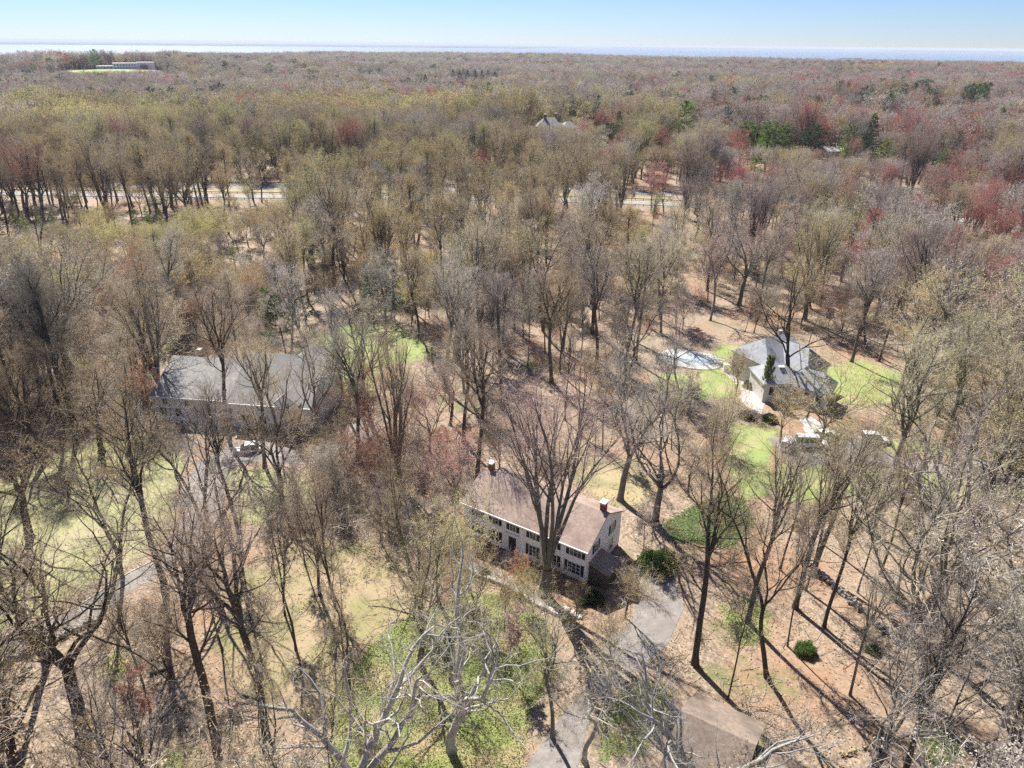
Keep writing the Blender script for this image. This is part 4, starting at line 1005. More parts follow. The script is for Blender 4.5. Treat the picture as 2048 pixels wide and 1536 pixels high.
def top_pos(px, py, H):
    p = at(px, py, H)
    for _ in range(6): p = at(px, py, H + float(hz(p[0], p[1])))
    return p[0], p[1]
GREEN = {'pine': (.19, .27, .07), 'bright': (.32, .40, .11), 'dark': (.075, .125, .05), 'blue': (.10, .15, .10), 'yell': (.24, .27, .09)}
CON = [  # px, py of the tip, height, style, tone
 (1492, 243, 20, 'pine', 'pine'), (1515, 246, 18, 'pine', 'pine'), (1540, 243, 21, 'pine', 'pine'), (1568, 250, 18, 'pine', 'pine'), (1528, 258, 15, 'spruce', 'bright'),
 (1748, 238, 24, 'spruce', 'dark'), (1778, 276, 15, 'pine', 'bright'), (1700, 262, 18, 'pine', 'pine'), (1694, 292, 9, 'pine', 'bright'), (1628, 248, 18, 'pine', 'dark'),
 (1612, 254, 16, 'spruce', 'dark'), (1372, 202, 20, 'pine', 'pine'), (1388, 206, 17, 'pine', 'bright'), (1735, 172, 21, 'pine', 'dark'), (1785, 184, 18, 'pine', 'dark'),
 (1893, 298, 13, 'pine', 'pine'), (1945, 336, 12, 'pine', 'bright'), (1512, 312, 11, 'pine', 'bright'), (1770, 156, 20, 'pine', 'dark'), (1790, 158, 18, 'pine', 'dark'),
 (1860, 160, 20, 'pine', 'dark'), (1910, 156, 20, 'pine', 'dark'), (1955, 168, 20, 'pine', 'dark'), (1975, 166, 19, 'pine', 'dark'), (1935, 172, 18, 'pine', 'dark'), (1868, 178, 18, 'pine', 'dark'),
 (1628, 158, 17, 'spruce', 'dark'), (1632, 145, 17, 'spruce', 'blue'), (1718, 152, 17, 'spruce', 'blue'), (1458, 212, 15, 'spruce', 'blue'), (1455, 206, 14, 'pine', 'blue'),
 (978, 163, 20, 'spruce', 'pine'), (1005, 165, 18, 'spruce', 'blue'), (760, 138, 16, 'pine', 'dark'), (850, 148, 18, 'spruce', 'dark'), (870, 150, 16, 'spruce', 'pine'),
 (905, 138, 19, 'spruce', 'dark'), (920, 140, 19, 'spruce', 'dark'), (935, 139, 20, 'spruce', 'blue'), (950, 138, 20, 'spruce', 'dark'), (963, 140, 19, 'spruce', 'blue'), (976, 139, 19, 'spruce', 'dark'), (990, 142, 18, 'spruce', 'dark'),
 (590, 122, 19, 'pine', 'dark'), (542, 128, 20, 'pine', 'pine'), (610, 128, 18, 'pine', 'dark'), (380, 128, 16, 'pine', 'dark'), (450, 134, 15, 'pine', 'dark'), (495, 118, 18, 'pine', 'blue'),
 (620, 138, 17, 'pine', 'dark'), (780, 122, 18, 'spruce', 'blue'), (805, 120, 18, 'spruce', 'blue'), (830, 122, 18, 'spruce', 'blue'), (1130, 130, 16, 'spruce', 'dark'), (1240, 128, 16, 'pine', 'dark'),
 (35, 116, 17, 'pine', 'dark'), (50, 118, 17, 'pine', 'dark'), (70, 118, 16, 'pine', 'dark'), (238, 117, 13, 'spruce', 'dark'), (246, 119, 11, 'spruce', 'dark'), (168, 119, 12, 'spruce', 'dark'), (190, 120, 12, 'spruce', 'dark'), (196, 121, 11, 'spruce', 'dark'), (290, 120, 11, 'spruce', 'dark'),
 (1150, 216, 12, 'column', 'dark'), (1160, 214, 13, 'column', 'dark'), (1170, 216, 12, 'column', 'dark'), (1178, 220, 12, 'column', 'dark'), (1142, 218, 11, 'column', 'pine'), (1240, 222, 11, 'spruce', 'dark'),
 (1205, 235, 9, 'pine', 'blue'), (1225, 232, 9, 'pine', 'dark'),
]
CBASE = [  # base px, py
 (275, 466, 9, 'spruce', 'bright'), (302, 474, 10, 'spruce', 'bright'), (328, 470, 9, 'spruce', 'bright'), (36, 462, 9, 'spruce', 'pine'), (58, 476, 9, 'spruce', 'bright'), (86, 468, 9, 'spruce', 'bright'), (112, 470, 8, 'spruce', 'pine'),
 (10, 500, 10, 'spruce', 'dark'), (570, 700, 12, 'pine', 'dark'), (600, 668, 12, 'pine', 'dark'), (748, 655, 13, 'pine', 'dark'), (790, 645, 12, 'pine', 'dark'), (540, 650, 9, 'pine', 'pine'),
 (722, 775, 8, 'pine', 'bright'), (690, 760, 9, 'pine', 'bright'), (866, 735, 4.5, 'column', 'bright'), (18, 1420, 10, 'pine', 'dark'), (-10, 1500, 10, 'pine', 'dark'), (900, 1345, 6, 'column', 'dark'),
 (470, 535, 6, 'pine', 'yell'), (505, 545, 5, 'pine', 'yell'),
 (1528, 800, 9, 'column', 'yell'),
]
crng = random.Random(5)
for L_, isbase in ((CBASE, True), (CON, False)):
    for (px, py, H, st, tone) in L_:
        if not isbase and st != 'column' and py < 235: H = min(H + 8, 29)
        x, y = (at(px, py)[:2] if isbase else top_pos(px, py, H)); x, y = float(x), float(y)
        q = .85 + .3 * crng.random(); g = tuple(c * q for c in GREEN[tone])
        wd = .85 if st == 'spruce' else (1.15 if st == 'pine' else 1.0); wd *= 1.0 if isbase else 1.35
        d = math.hypot(x, y)
        place(st, st, crng.randrange(NVAR[st]), x, y, H, crng.random() * 6.28, (g, (.10, .08, .06), g), None, wd, 0 if d < 450 else 1,
              {'pine': 'mid green', 'bright': 'bright green', 'dark': 'dark', 'blue': 'bluish', 'yell': 'yellowish'}[tone]); taken.append((x, y))

REDS = [(430, 243, 15, 'red'), (1195, 250, 15, 'red'), (1222, 243, 16, 'red'), (1245, 262, 14, 'red'), (1160, 262, 13, 'pink'), (1320, 258, 17, 'red'), (1345, 268, 15, 'rust'), (1470, 262, 16, 'red'), (1485, 285, 13, 'red'),
        (1310, 330, 15, 'pink'), (1335, 345, 14, 'red'), (1440, 332, 13, 'red'), (1475, 330, 12, 'red'), (1495, 322, 13, 'red'), (1545, 333, 13, 'red'), (1632, 306, 10, 'rust'), (1785, 330, 14, 'red'), (1700, 335, 12, 'red'),
        (1925, 312, 18, 'red'), (1950, 320, 16, 'rust'), (1980, 370, 17, 'red'), (2030, 320, 16, 'red'), (1960, 395, 16, 'red'), (2020, 420, 16, 'red'), (1760, 238, 16, 'red'), (1800, 240, 16, 'rust'), (1950, 262, 18, 'red'),
        (1050, 160, 17, 'red'), (700, 155, 17, 'red'), (722, 160, 16, 'red'), (870, 145, 16, 'rust'), (915, 160, 16, 'red'), (935, 168, 15, 'rust'), (960, 158, 15, 'red'), (1095, 190, 15, 'red'), (1275, 170, 17, 'pink'),
        (1530, 165, 17, 'red'), (1460, 168, 16, 'red'), (1040, 130, 17, 'red'), (325, 108, 15, 'red'), (1710, 290, 13, 'rust'), (1860, 355, 14, 'rust'), (1310, 175, 15, 'rust'), (1820, 168, 15, 'red'), (660, 158, 15, 'red')]
for (px, py, H, bd) in REDS:
    H = H * (1.15 if py > 220 else 1.4)
    x, y = top_pos(px, py, H); st = crng.choice(['oak', 'small', 'vase']); d = math.hypot(x, y)
    place('red', st, crng.randrange(NVAR[st]), float(x), float(y), H, crng.random() * 6.28, tints('purple', bd, crng), None, 1.1 if st != 'oak' else .95, 1, {'red': 'red', 'rust': 'rust-red', 'pink': 'pale pinkish-red'}[bd])
    taken.append((float(x), float(y)))

# ---- the rest of the wood
def rect_world(root_xy, rz, x0, x1, y0, y1, pad):
    c, s = math.cos(rz), math.sin(rz)
    return [(root_xy[0] + x * c - y * s, root_xy[1] + x * s + y * c) for x, y in ((x0 - pad, y0 - pad), (x1 + pad, y0 - pad), (x1 + pad, y1 + pad), (x0 - pad, y1 + pad))]
BLOCK = [rect_world(E0, A.rotation_euler.z, 0, LA, 0, WA, 2.2), rect_world(PL0, B.rotation_euler.z, 0, LL, 0, 15, 2), ppoly([(1470, 690), (1560, 655), (1680, 740), (1690, 820), (1600, 900), (1490, 830)]),
         ppoly([(1290, 690), (1440, 680), (1460, 760), (1290, 770)]), rect_world(og, D_.rotation_euler.z, 0, LD + 5, 0, WD, 2.0), ribbon(offset_line(HW, 11.5), 40), rect_world((20, 44), 0, -2, 2, -2, 2, 1)]
BLOCK += list(DR.values()) + [LAWNS[k] for k in LAWNS]
def blocked(x, y):
    b = np.zeros(np.shape(x), bool)
    for p in BLOCK: b |= inpoly(x, y, p)
    v = np.stack([x - SCH[0], y - SCH[1]], -1); al = v @ np.array([dx, dy]); la = v @ lat
    b |= (np.abs(la) < 62) & (al > -85) & (al < 100)
    for (hx, hy, w_, n_, f_) in ((H1C[0], H1C[1], 16, 30, 14), (H2C[0], H2C[1], 9, 14, 9)):
        dd = norm(np.array([hx, hy])); v = np.stack([x - hx, y - hy], -1); al = v @ dd; la = v @ np.array([dd[1], -dd[0]])
        b |= (np.abs(la) < w_) & (al > -n_) & (al < f_)
    return b
def field(x, y, s, seed):
    return (np.sin(x / s + seed) * np.cos(y / s * 1.1 - seed * 2) + .6 * np.sin((x * .7 + y) / s * 1.9 + seed * 3) + .5 * np.cos((x - y * .8) / s * 2.7 + seed)) / 2.1
KEY = [  # (x0, y0, x1, y1, chance to keep a crown that overlaps), picture regions the photograph shows through the trees
    (935, 945, 1225, 1175, .4), (320, 715, 640, 845, .75), (1490, 672, 1645, 800, .04), (1310, 685, 1450, 745, .04), (360, 885, 620, 1120, .10), (40, 1130, 340, 1300, .15), (80, 880, 345, 1150, .06),
    (600, 645, 850, 720, .55), (1440, 690, 1490, 760, .2), (1650, 735, 1800, 800, .3), (1150, 1155, 1350, 1500, .06), (540, 1090, 760, 1400, .02), (1600, 830, 1670, 900, .3), (800, 1230, 1090, 1500, .3), (1150, 930, 1300, 1010, .25), (1340, 1000, 1500, 1090, .4),
    (1540, 1100, 1900, 1500, .22), (1900, 1130, 2060, 1500, .35), (1380, 1330, 1540, 1536, .15), (1030, 620, 1200, 760, .25), (0, 364, 520, 400, .75), (520, 378, 1250, 412, .9), (1250, 400, 1500, 425, .4)]
rng = np.random.default_rng(2024)
bands = [(24, 140, 7.6, 'a'), (140, 300, 7.3, 'b'), (300, 520, 7.6, 'c'), (520, 1000, 8.6, 'd'), (1000, 1900, 11.0, 'e'), (1900, 3600, 14.5, 'f')]
cand = []
for r0, r1, s, _ in bands:
    gx = np.arange(-r1 * .80 - 40, r1 * .80 + 40, s); gy = np.arange(min(0, -10), r1, s)
    X, Y = np.meshgrid(gx, gy); X = X + rng.uniform(-.45, .45, X.shape) * s; Y = Y + rng.uniform(-.45, .45, Y.shape) * s
    X = X.ravel(); Y = Y.ravel(); r = np.hypot(X, Y); ok = (r >= r0) & (r < r1) & (np.abs(X) < .79 * Y + 34) & (Y > 16)
    X, Y, r = X[ok], Y[ok], r[ok]
    sh = np.interp(np.degrees(np.arctan2(X, Y)), AZ, SHORE); ok = r < sh - 150
    X, Y, r = X[ok], Y[ok], r[ok]
    ok = ~blocked(X, Y)
    if r0 < 300:   # openings in the wood
        ok &= rng.random(len(X)) > np.clip((field(X, Y, 23, 1.7) - .35) * 1.4, 0, .5)
        tk = np.array(taken); dmin = np.min(np.hypot(X[:, None] - tk[:, 0], Y[:, None] - tk[:, 1]), 1); ok &= dmin > 3.6
        st = (Y > 205) & (Y < 300) & (X < 60); ok &= ~(st & (rng.random(len(X)) < .42))
    cand.append(np.stack([X[ok], Y[ok], r[ok]], 1))
cand = np.concatenate(cand); n = len(cand)
cx, cy, cr = cand.T; cz = hz(cx, cy)
Hs = 19 + 9 * rng.random(n); small = rng.random(n) < np.where(cr < 200, .26, .15); Hs = np.where(small, 8 + 7 * rng.random(n), Hs)
front = np.zeros(n, bool)
for (hx, hy) in ((H1C[0], H1C[1]), (H2C[0], H2C[1]), (SCH[0], SCH[1])):
    dd = norm(np.array([hx, hy])); al = (cx - hx) * dd[0] + (cy - hy) * dd[1]; la = np.abs((cx - hx) * dd[1] - (cy - hy) * dd[0])
    rt_2 = math.hypot(hx, hy); zt = float(hz(hx, hy)) + (.4 if hx < -300 else 2.5); rr2 = np.hypot(cx, cy)
    line = CAM_H + (zt - CAM_H) * rr2 / (rt_2 - (80 if hx < -300 else 0)) - cz + 1.0
    zone = (al < 0) & (al > -420) & (la < (62 if hx < -300 else (15 if hx < 100 else 8))); Hs = np.where(zone, np.minimum(Hs, line), Hs); front |= zone & (Hs < 5)
for t in TREES:
    if t[1] not in ('red', 'pine', 'spruce', 'column') or math.hypot(t[2], t[3]) < 170: continue
    hx, hy = t[2], t[3]; rt_2 = math.hypot(hx, hy); dd = norm(np.array([hx, hy])); al = (cx - hx) * dd[0] + (cy - hy) * dd[1]; la = np.abs((cx - hx) * dd[1] - (cy - hy) * dd[0])
    zt = float(hz(hx, hy)) + t[4] * (.35 if t[1] != 'red' else .55); line = CAM_H + (zt - CAM_H) * np.hypot(cx, cy) / rt_2 - cz
    zone = (al < 3) & (al > -170) & (la < (7 if t[1] != 'red' else 5)); Hs = np.where(zone, np.minimum(Hs, line), Hs); front |= (zone & (Hs < 5)) | ((np.abs(al) < 6) & (la < 5))
_, b_y = pix(np.stack([cx, cy, cz], -1)); b_x = pix(np.stack([cx, cy, cz], -1))[0]
low = (((b_x < 560) & (b_y > 470) & (b_y < 730)) | ((b_x >= 560) & (b_y > 500) & (b_y < 640) & (rng.random(n) < .35))) & (rng.random(n) < .88)
Hs = np.where(low, np.minimum(Hs, 8 + 6 * rng.random(n)), Hs); small = small | low
px_, py_ = pix(np.stack([cx, cy, cz + Hs * .68], -1)); ptx, pty = pix(np.stack([cx, cy, cz + Hs], -1)); pbx, pby = pix(np.stack([cx, cy, cz], -1))
dist = np.sqrt(cx ** 2 + cy ** 2 + (CAM_H - cz) ** 2); rp = F_PX * np.where(small, 2.2, 4.2) / dist
keep = ~front; hw_ = rng.random(n)
for (x0, y0, x1, y1, pr) in KEY:
    lo = py_ + (pby - py_) * .35
    ov = (px_ + rp > x0) & (px_ - rp < x1) & (lo > y0) & (pty < y1)
    g_ = at((x0 + x1) / 2, y1); keep &= ~(ov & (hw_ > pr) & (cr < math.hypot(g_[0], g_[1]) + 12))
idx = np.where(keep)[0]
cx, cy, cr, cz, Hs, small, px_, py_, ptx, pty, pbx, pby, dist = [a[idx] for a in (cx, cy, cr, cz, Hs, small, px_, py_, ptx, pty, pbx, pby, dist)]; n = len(cx)
# what each tree is, from where it stands in the wood
u = rng.random(n); f1 = field(cx, cy, 46, 3.1); f2 = field(cx, cy, 120, 5.3); azd = np.degrees(np.arctan2(cx, cy))
pbud = np.where((azd < 12) & (cy > 150) & (cy < 560), .64 + .35 * f1, .14 + .25 * f1)
pbud = np.where((cr < 90) & (azd > -30) & (azd < 10), .30, pbud); pbud = np.where((azd > 20) & (cr > 75) & (cr < 120), .45, pbud); pbud = np.where(cr > 900, .08 + .2 * f2, pbud)
pred = np.where(cr > 170, np.where(azd > 20, .17, np.where(azd > 8, .055, .02)), 0.0) + np.where((cr > 260) & (field(cx, cy, 38, 6.6) > .5), .22, 0)
pcon = np.where(cr > 520, np.clip(.03 + np.where(field(cx, cy, 70, 9.0) > .42, .30, 0) + np.where(azd > 12, .02, 0), .008, .4), 0.0)
kind = np.where(u < pcon, 3, np.where(u < pcon + pred, 2, np.where(u < pcon + pred + pbud, 1, 0)))
vis = ((ptx > -60) & (ptx < 2108) & (pty < 1560) & (pby > 60)) & ((px_ > -40) & (px_ < 2088))
rr_ = random.Random(11)
def style_for(i):
    if small[i]: return rr_.choice(['small', 'small', 'small', 'sapling'])
    if kind[i] == 1: return rr_.choice(['tall', 'tall', 'vase', 'oak', 'poplar', 'tall'])
    if cy[i] > 200: return rr_.choice(['tall', 'tall', 'tall', 'oak', 'oak', 'lean', 'vase'])
    return rr_.choice(['tall', 'tall', 'tall', 'tall', 'lean', 'oak', 'poplar'])
def tone_for(i):
    k = kind[i]
    if k == 2: return 'purple', rr_.choice(['red', 'red', 'rust', 'pink'])
    left = azd[i] < -14
    if k == 1:
        if cr[i] < 130 and azd[i] < -22: return 'brown', 'amber'
        return rr_.choice(['tan', 'tan', 'grey']), rr_.choice(['gold', 'gold', 'yg', 'amber'] if f1[i] < .2 else ['yg', 'gold', 'yg'])
    if azd[i] > 14 and cr[i] > 110: return rr_.choice(['purple', 'grey', 'purple', 'brown', 'rose']), None
    if cr[i] > 500: return rr_.choice(['purple', 'grey', 'tan', 'rose', 'grey']), None
    return rr_.choice(['grey', 'grey', 'purple', 'brown', 'tan'] if not left else ['brown', 'grey', 'brown', 'tan', 'dark']), None
quota = {0: 262, 1: 190, 2: 45, 3: 10}
order = np.argsort(dist / Hs); used_ = np.zeros(n, bool); cnt = {0: 0, 1: 0, 2: 0, 3: 0}
LOOK = {'grey': 'grey', 'purple': 'purplish', 'tan': 'tan', 'brown': 'brown', 'dark': 'dark', 'silver': 'pale', 'rose': 'rosy'}
for i in order:
    k = int(kind[i])
    if not vis[i] or k == 3 or cnt[k] >= quota[k]: continue
    cnt[k] += 1; used_[i] = True
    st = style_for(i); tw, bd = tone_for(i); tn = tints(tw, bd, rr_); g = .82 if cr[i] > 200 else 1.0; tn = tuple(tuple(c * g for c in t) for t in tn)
    look = (('tall ' if Hs[i] > 23 else '') if not small[i] else 'small ') + ({'yg': 'yellow-green', 'gold': 'golden', 'amber': 'amber-brown', 'red': 'red', 'rust': 'rust-red', 'pink': 'pale pinkish-red'}[bd] if bd else LOOK[tw])
    place(('bare', 'bud', 'red')[k], st, rr_.randrange(NVAR[st]), float(cx[i]), float(cy[i]), float(Hs[i]), rr_.random() * 6.28, tn, None, .9 + .3 * rr_.random(), 0 if cr[i] < 125 else 1, look)

# the remaining wood, one mass: points that carry tree copies
def point_stuff(name, pts, proto, rot, scl, att, coll, label=None, cat=None):
    me = bpy.data.meshes.new(name); me.vertices.add(len(pts)); me.vertices.foreach_set('co', np.asarray(pts, np.float32).ravel()); me.update()
    def add(nm, ty, v, key):
        a_ = me.attributes.new(nm, ty, 'POINT'); a_.data.foreach_set(key, np.ascontiguousarray(v).ravel())
    add('proto', 'INT', np.asarray(proto, np.int32), 'value'); add('rot', 'FLOAT_VECTOR', np.asarray(rot, np.float32), 'vector'); add('scl', 'FLOAT_VECTOR', np.asarray(scl, np.float32), 'vector')
    for nm, v in att.items(): add(nm, 'FLOAT_COLOR', np.concatenate([np.asarray(v, np.float32), np.ones((len(v), 1), np.float32)], 1), 'color')
    o = bpy.data.objects.new(name, me); COL.objects.link(o)
    g = bpy.data.node_groups.new(name + '_copies', 'GeometryNodeTree')
    g.interface.new_socket('Geometry', in_out='INPUT', socket_type='NodeSocketGeometry'); g.interface.new_socket('Geometry', in_out='OUTPUT', socket_type='NodeSocketGeometry')
    N = g.nodes; gi = N.new('NodeGroupInput'); go = N.new('NodeGroupOutput'); ci = N.new('GeometryNodeCollectionInfo')
    ci.inputs[0].default_value = coll; ci.inputs['Separate Children'].default_value = True; ci.inputs['Reset Children'].default_value = True
    ip = N.new('GeometryNodeInstanceOnPoints'); ip.inputs['Pick Instance'].default_value = True
    def na(nm, ty): a_ = N.new('GeometryNodeInputNamedAttribute'); a_.data_type = ty; a_.inputs[0].default_value = nm; return a_.outputs[0]
    g.links.new(gi.outputs[0], ip.inputs['Points']); g.links.new(ci.outputs[0], ip.inputs['Instance']); g.links.new(na('proto', 'INT'), ip.inputs['Instance Index'])
    er = N.new('FunctionNodeEulerToRotation'); g.links.new(na('rot', 'FLOAT_VECTOR'), er.inputs[0]); g.links.new(er.outputs[0], ip.inputs['Rotation'])
    g.links.new(na('scl', 'FLOAT_VECTOR'), ip.inputs['Scale']); g.links.new(ip.outputs[0], go.inputs[0])
    o.modifiers.new('copies', 'NODES').node_group = g
    return tag(o, label, cat, kind='stuff')
def as_proto(coll, nm, me): o = bpy.data.objects.new(nm, me); coll.objects.link(o)
def tree_joined(st, v, lod):
    if st in ('pine', 'spruce', 'column'):
        T, Cg = make_conifer(st, 300 + v, lod); return join_geo(st, T, Cg, [M_BARK, M_NEEDLE])
    T, Cg = make_tree(st, 400 + v * 13 + len(st), lod, lean=.06, dens=1.3 if lod == 1 else 1.5, twigw=1.15); return join_geo(st, T, Cg)
coll = bpy.data.collections.new('wood_kinds'); PK = {}; q = 0
for lod in (1, 2):
    for st, nv in (('tall', 3), ('oak', 3), ('vase', 2), ('small', 2), ('pine', 2), ('spruce', 1)):
        for v in range(nv): as_proto(coll, 'kind_%03d' % q, tree_joined(st, v, lod if st not in ('pine', 'spruce') else 1)); PK.setdefault((st, lod), []).append(q); q += 1
fv = field(cx, cy, 55, 2.2); rest = np.where(~used_)[0]; pr, ro, sc_, A1, A2, A3 = [], [], [], [], [], []
for i in rest:
    lod = 1 if cr[i] < 430 else 2; k = int(kind[i])
    if k == 3: st = 'pine' if rr_.random() < .6 else 'spruce'; g = GREEN[rr_.choice(['dark', 'dark', 'blue', 'pine'])]; g = tuple(c * (.8 + .4 * rr_.random()) for c in g); tn = (g, (.1, .08, .06), g)
    else:
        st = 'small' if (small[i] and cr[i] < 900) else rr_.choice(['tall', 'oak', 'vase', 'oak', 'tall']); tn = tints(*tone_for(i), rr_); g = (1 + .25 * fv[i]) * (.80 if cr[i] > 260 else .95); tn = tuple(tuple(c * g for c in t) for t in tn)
    pr.append(rr_.choice(PK[(st, lod)])); ro.append((0, 0, rr_.random() * 6.28))
    s = Hs[i] / BASEH[st]; far = 1.0 if cr[i] < 520 else (1.12 if cr[i] < 1000 else (1.4 if cr[i] < 1900 else 1.8))
    wd = s * far * (.95 + .3 * rr_.random()); sc_.append((wd, wd, s)); A1.append(tn[0]); A2.append(tn[1]); A3.append(tn[2])
point_stuff('distant_wood', np.stack([cx[rest], cy[rest], cz[rest] - .1], 1), pr, ro, sc_, {'tint': A1, 'bark': A2, 'bud': A3}, coll, 'mass of bare brown, tan and reddish trees running to the shore', 'woodland')

# undergrowth: brush, brambles and saplings nobody could count
coll2 = bpy.data.collections.new('brush_kinds')
for v in range(3):
    Cg = make_brush(50 + v, 0, hgt=2.6 + .5 * v, spread=.9 + .3 * v); as_proto(coll2, 'kind_%03d' % v, Cg.mesh('brush', [M_BARK, M_TWIG, M_BUD], {1: 1, 2: 2}))
for v in range(2):
    T, Cg = make_tree('sapling', 70 + v, 1, lean=.2); as_proto(coll2, 'kind_%03d' % (3 + v), join_geo('sapling', T, Cg))
T, Cg = make_tree('small', 90, 1, lean=.2); as_proto(coll2, 'kind_005', join_geo('small', T, Cg))
s = 3.4; gx = np.arange(-290, 290, s); gy = np.arange(18, 345, s); X, Y = np.meshgrid(gx, gy); X = (X + rng.uniform(-1.6, 1.6, X.shape)).ravel(); Y = (Y + rng.uniform(-1.6, 1.6, Y.shape)).ravel()
ok = (np.abs(X) < .78 * Y + 20) & ~blocked(X, Y); X, Y = X[ok], Y[ok]
fd = field(X, Y, 17, 8.2); azb = np.degrees(np.arctan2(X, Y)); rb = np.hypot(X, Y)
pk = np.clip(.22 + .55 * fd, .04, .8); pk = np.where((rb < 90) & (azb > 12), pk * .5, pk); pk = np.where((rb < 90) & (azb < -8), pk * .8, pk); pk = np.where((Y > 200), pk * .5, pk)
bx, by = pix(np.stack([X, Y, Y * 0 + 1.0], -1)); thick = inpoly(bx, by, [(560, 880), (760, 830), (900, 900), (900, 1060), (760, 1090), (560, 1060)]) | inpoly(bx, by, [(0, 700), (300, 720), (320, 850), (0, 920)]) | inpoly(bx, by, [(180, 1250), (330, 1180), (360, 1330), (260, 1400)]) | inpoly(bx, by, [(60, 560), (560, 540), (560, 700), (60, 700)])
pk = np.where(thick, .95, pk)
for (x0, y0, x1, y1, prr) in KEY[:16]:
    pk = np.where((bx > x0 - 15) & (bx < x1 + 15) & (by > y0) & (by < y1 + 70) & ~thick, pk * .3, pk)
ok = rng.random(len(X)) < pk; X, Y, thick, azb, rb = X[ok], Y[ok], thick[ok], azb[ok], rb[ok]
pr, ro, sc_, A1, A2, A3 = [], [], [], [], [], []
for i in range(len(X)):
    u_ = rr_.random(); k = rr_.randrange(3) if u_ < .72 or thick[i] and u_ < .8 else (rr_.choice([3, 4]) if u_ < .9 else 5)
    tw = rr_.choice(['purple', 'brown', 'grey', 'rose'] if azb[i] > -12 else ['brown', 'purple', 'grey', 'dark']); tn = tints(tw, rr_.choice([None, None, None, 'amber', 'rust']), rr_)
    pr.append(k); ro.append((0, 0, rr_.random() * 6.28)); s_ = (.6 + .8 * rr_.random()) * (1.35 if thick[i] else 1.0) if k < 3 else .5 + .5 * rr_.random(); sc_.append((s_ * (1.3 if k < 3 else 1), s_ * (1.3 if k < 3 else 1), s_))
    A1.append(tn[0]); A2.append(tn[1]); A3.append(tn[2])
point_stuff('undergrowth', np.stack([X, Y, X * 0 - .05], 1), pr, ro, sc_, {'tint': A1, 'bark': A2, 'bud': A3}, coll2, 'leafless brush, brambles and saplings under the trees', 'undergrowth')

# evergreen ground cover
m, n_, l_, b_ = new_mat('ivy_leaves'); tcn = n_.new('ShaderNodeTexCoord'); tn_ = n_.new('ShaderNodeTexNoise'); tn_.inputs['Scale'].default_value = .45; tn_.inputs['Detail'].default_value = 8
l_.new(tcn.outputs['Object'], tn_.inputs['Vector']); crp = n_.new('ShaderNodeValToRGB'); e_ = crp.color_ramp.elements; e_[0].position = .32; e_[0].color = (.14, .19, .045, 1); e_[1].position = .68; e_[1].color = (.40, .43, .13, 1)
l_.new(tn_.outputs['Fac'], crp.inputs[0]); l_.new(crp.outputs[0], b_.inputs['Base Color']); b_.inputs['Roughness'].default_value = .45; M_IVY = m
m2 = m.copy(); m2.name = 'dark_ivy_leaves'; e_ = [x for x in m2.node_tree.nodes if x.type == 'VALTORGB'][0].color_ramp.elements; e_[0].color = (.06, .11, .03, 1); e_[1].color = (.17, .25, .07, 1); M_IVY2 = m2
M_IVYG = lawn_mat('ivy_bed_soil', (.12, .16, .045), (.27, .31, .09), (.33, .26, .15), 1.5); M_IVYG2 = lawn_mat('dark_ivy_bed', (.06, .09, .03), (.13, .18, .06), (.2, .16, .09), 1.5)
IVY = [([(665, 1560), (660, 1400), (740, 1290), (800, 1240), (930, 1190), (1030, 1190), (1090, 1240), (1115, 1340), (1060, 1420), (1040, 1560)], M_IVY, 62, 'bright green ivy spreading below the front walk of the white house'),
       ([(1325, 1050), (1390, 1010), (1440, 985), (1490, 1000), (1510, 1050), (1470, 1095), (1345, 1085)], M_IVY2, 80, 'dark green ivy bank right of the white house'),
       ([(1440, 1210), (1500, 1195), (1540, 1230), (1535, 1285), (1470, 1290)], M_IVY, 45, 'round patch of green ivy on the leafy slope'),
       ([(1835, 1470), (1865, 1445), (1905, 1465), (1925, 1510), (1880, 1545), (1850, 1520)], M_IVY2, 90, 'dark green bush patch at the lower right'),
       ([(1215, 1400), (1290, 1360), (1345, 1380), (1330, 1430), (1290, 1500), (1200, 1520)], M_IVY, 45, 'thin green ivy between the driveway and the brown roof at the lower edge'),
       ([(1480, 1440), (1540, 1480), (1580, 1540), (1530, 1560), (1490, 1490)], M_IVY, 55, 'green ivy strip right of the brown roof at the lower edge'),
       ([(330, 1510), (400, 1495), (430, 1530), (400, 1570), (320, 1570)], M_IVY, 55, 'green ivy patch at the lower edge left of the mossy clearing'),
       ([(195, 1330), (240, 1300), (270, 1330), (230, 1370)], M_IVY, 45, 'small green ivy patch beside the massive dark oak')]
for q, (pp, mt, dn, lab) in enumerate(IVY):
    W = np.array(ppoly(pp)); lo, hi = W.min(0), W.max(0); area = np.prod(hi - lo); g2 = np.random.default_rng(30 + q)
    lawn_sheet('lawn', [tuple(a) for a in W], .036 + q * .001, M_IVYG if mt is M_IVY else M_IVYG2)
    P = lo + (hi - lo) * g2.random((int(area * dn * 1.7), 2)); P = P[inpoly(P[:, 0], P[:, 1], [tuple(a) for a in W])]
    fdv = field(P[:, 0], P[:, 1], 1.6, q + 1.0); P = P[g2.random(len(P)) < np.clip(.75 + .5 * fdv, .15, 1)]
    c0 = P.mean(0); G_ = Geo(); zz = .04 + .22 * g2.random(len(P)); G_.flakes(np.stack([P[:, 0] - c0[0], P[:, 1] - c0[1], zz], 1), .12, 1, g2)
    o = mesh_np('ivy', np.concatenate(G_.V), [(np.concatenate(v), 0) for v in G_.F.values()], [mt]); o.location = (c0[0], c0[1], 0); tag(o, lab, 'ivy', kind='stuff')

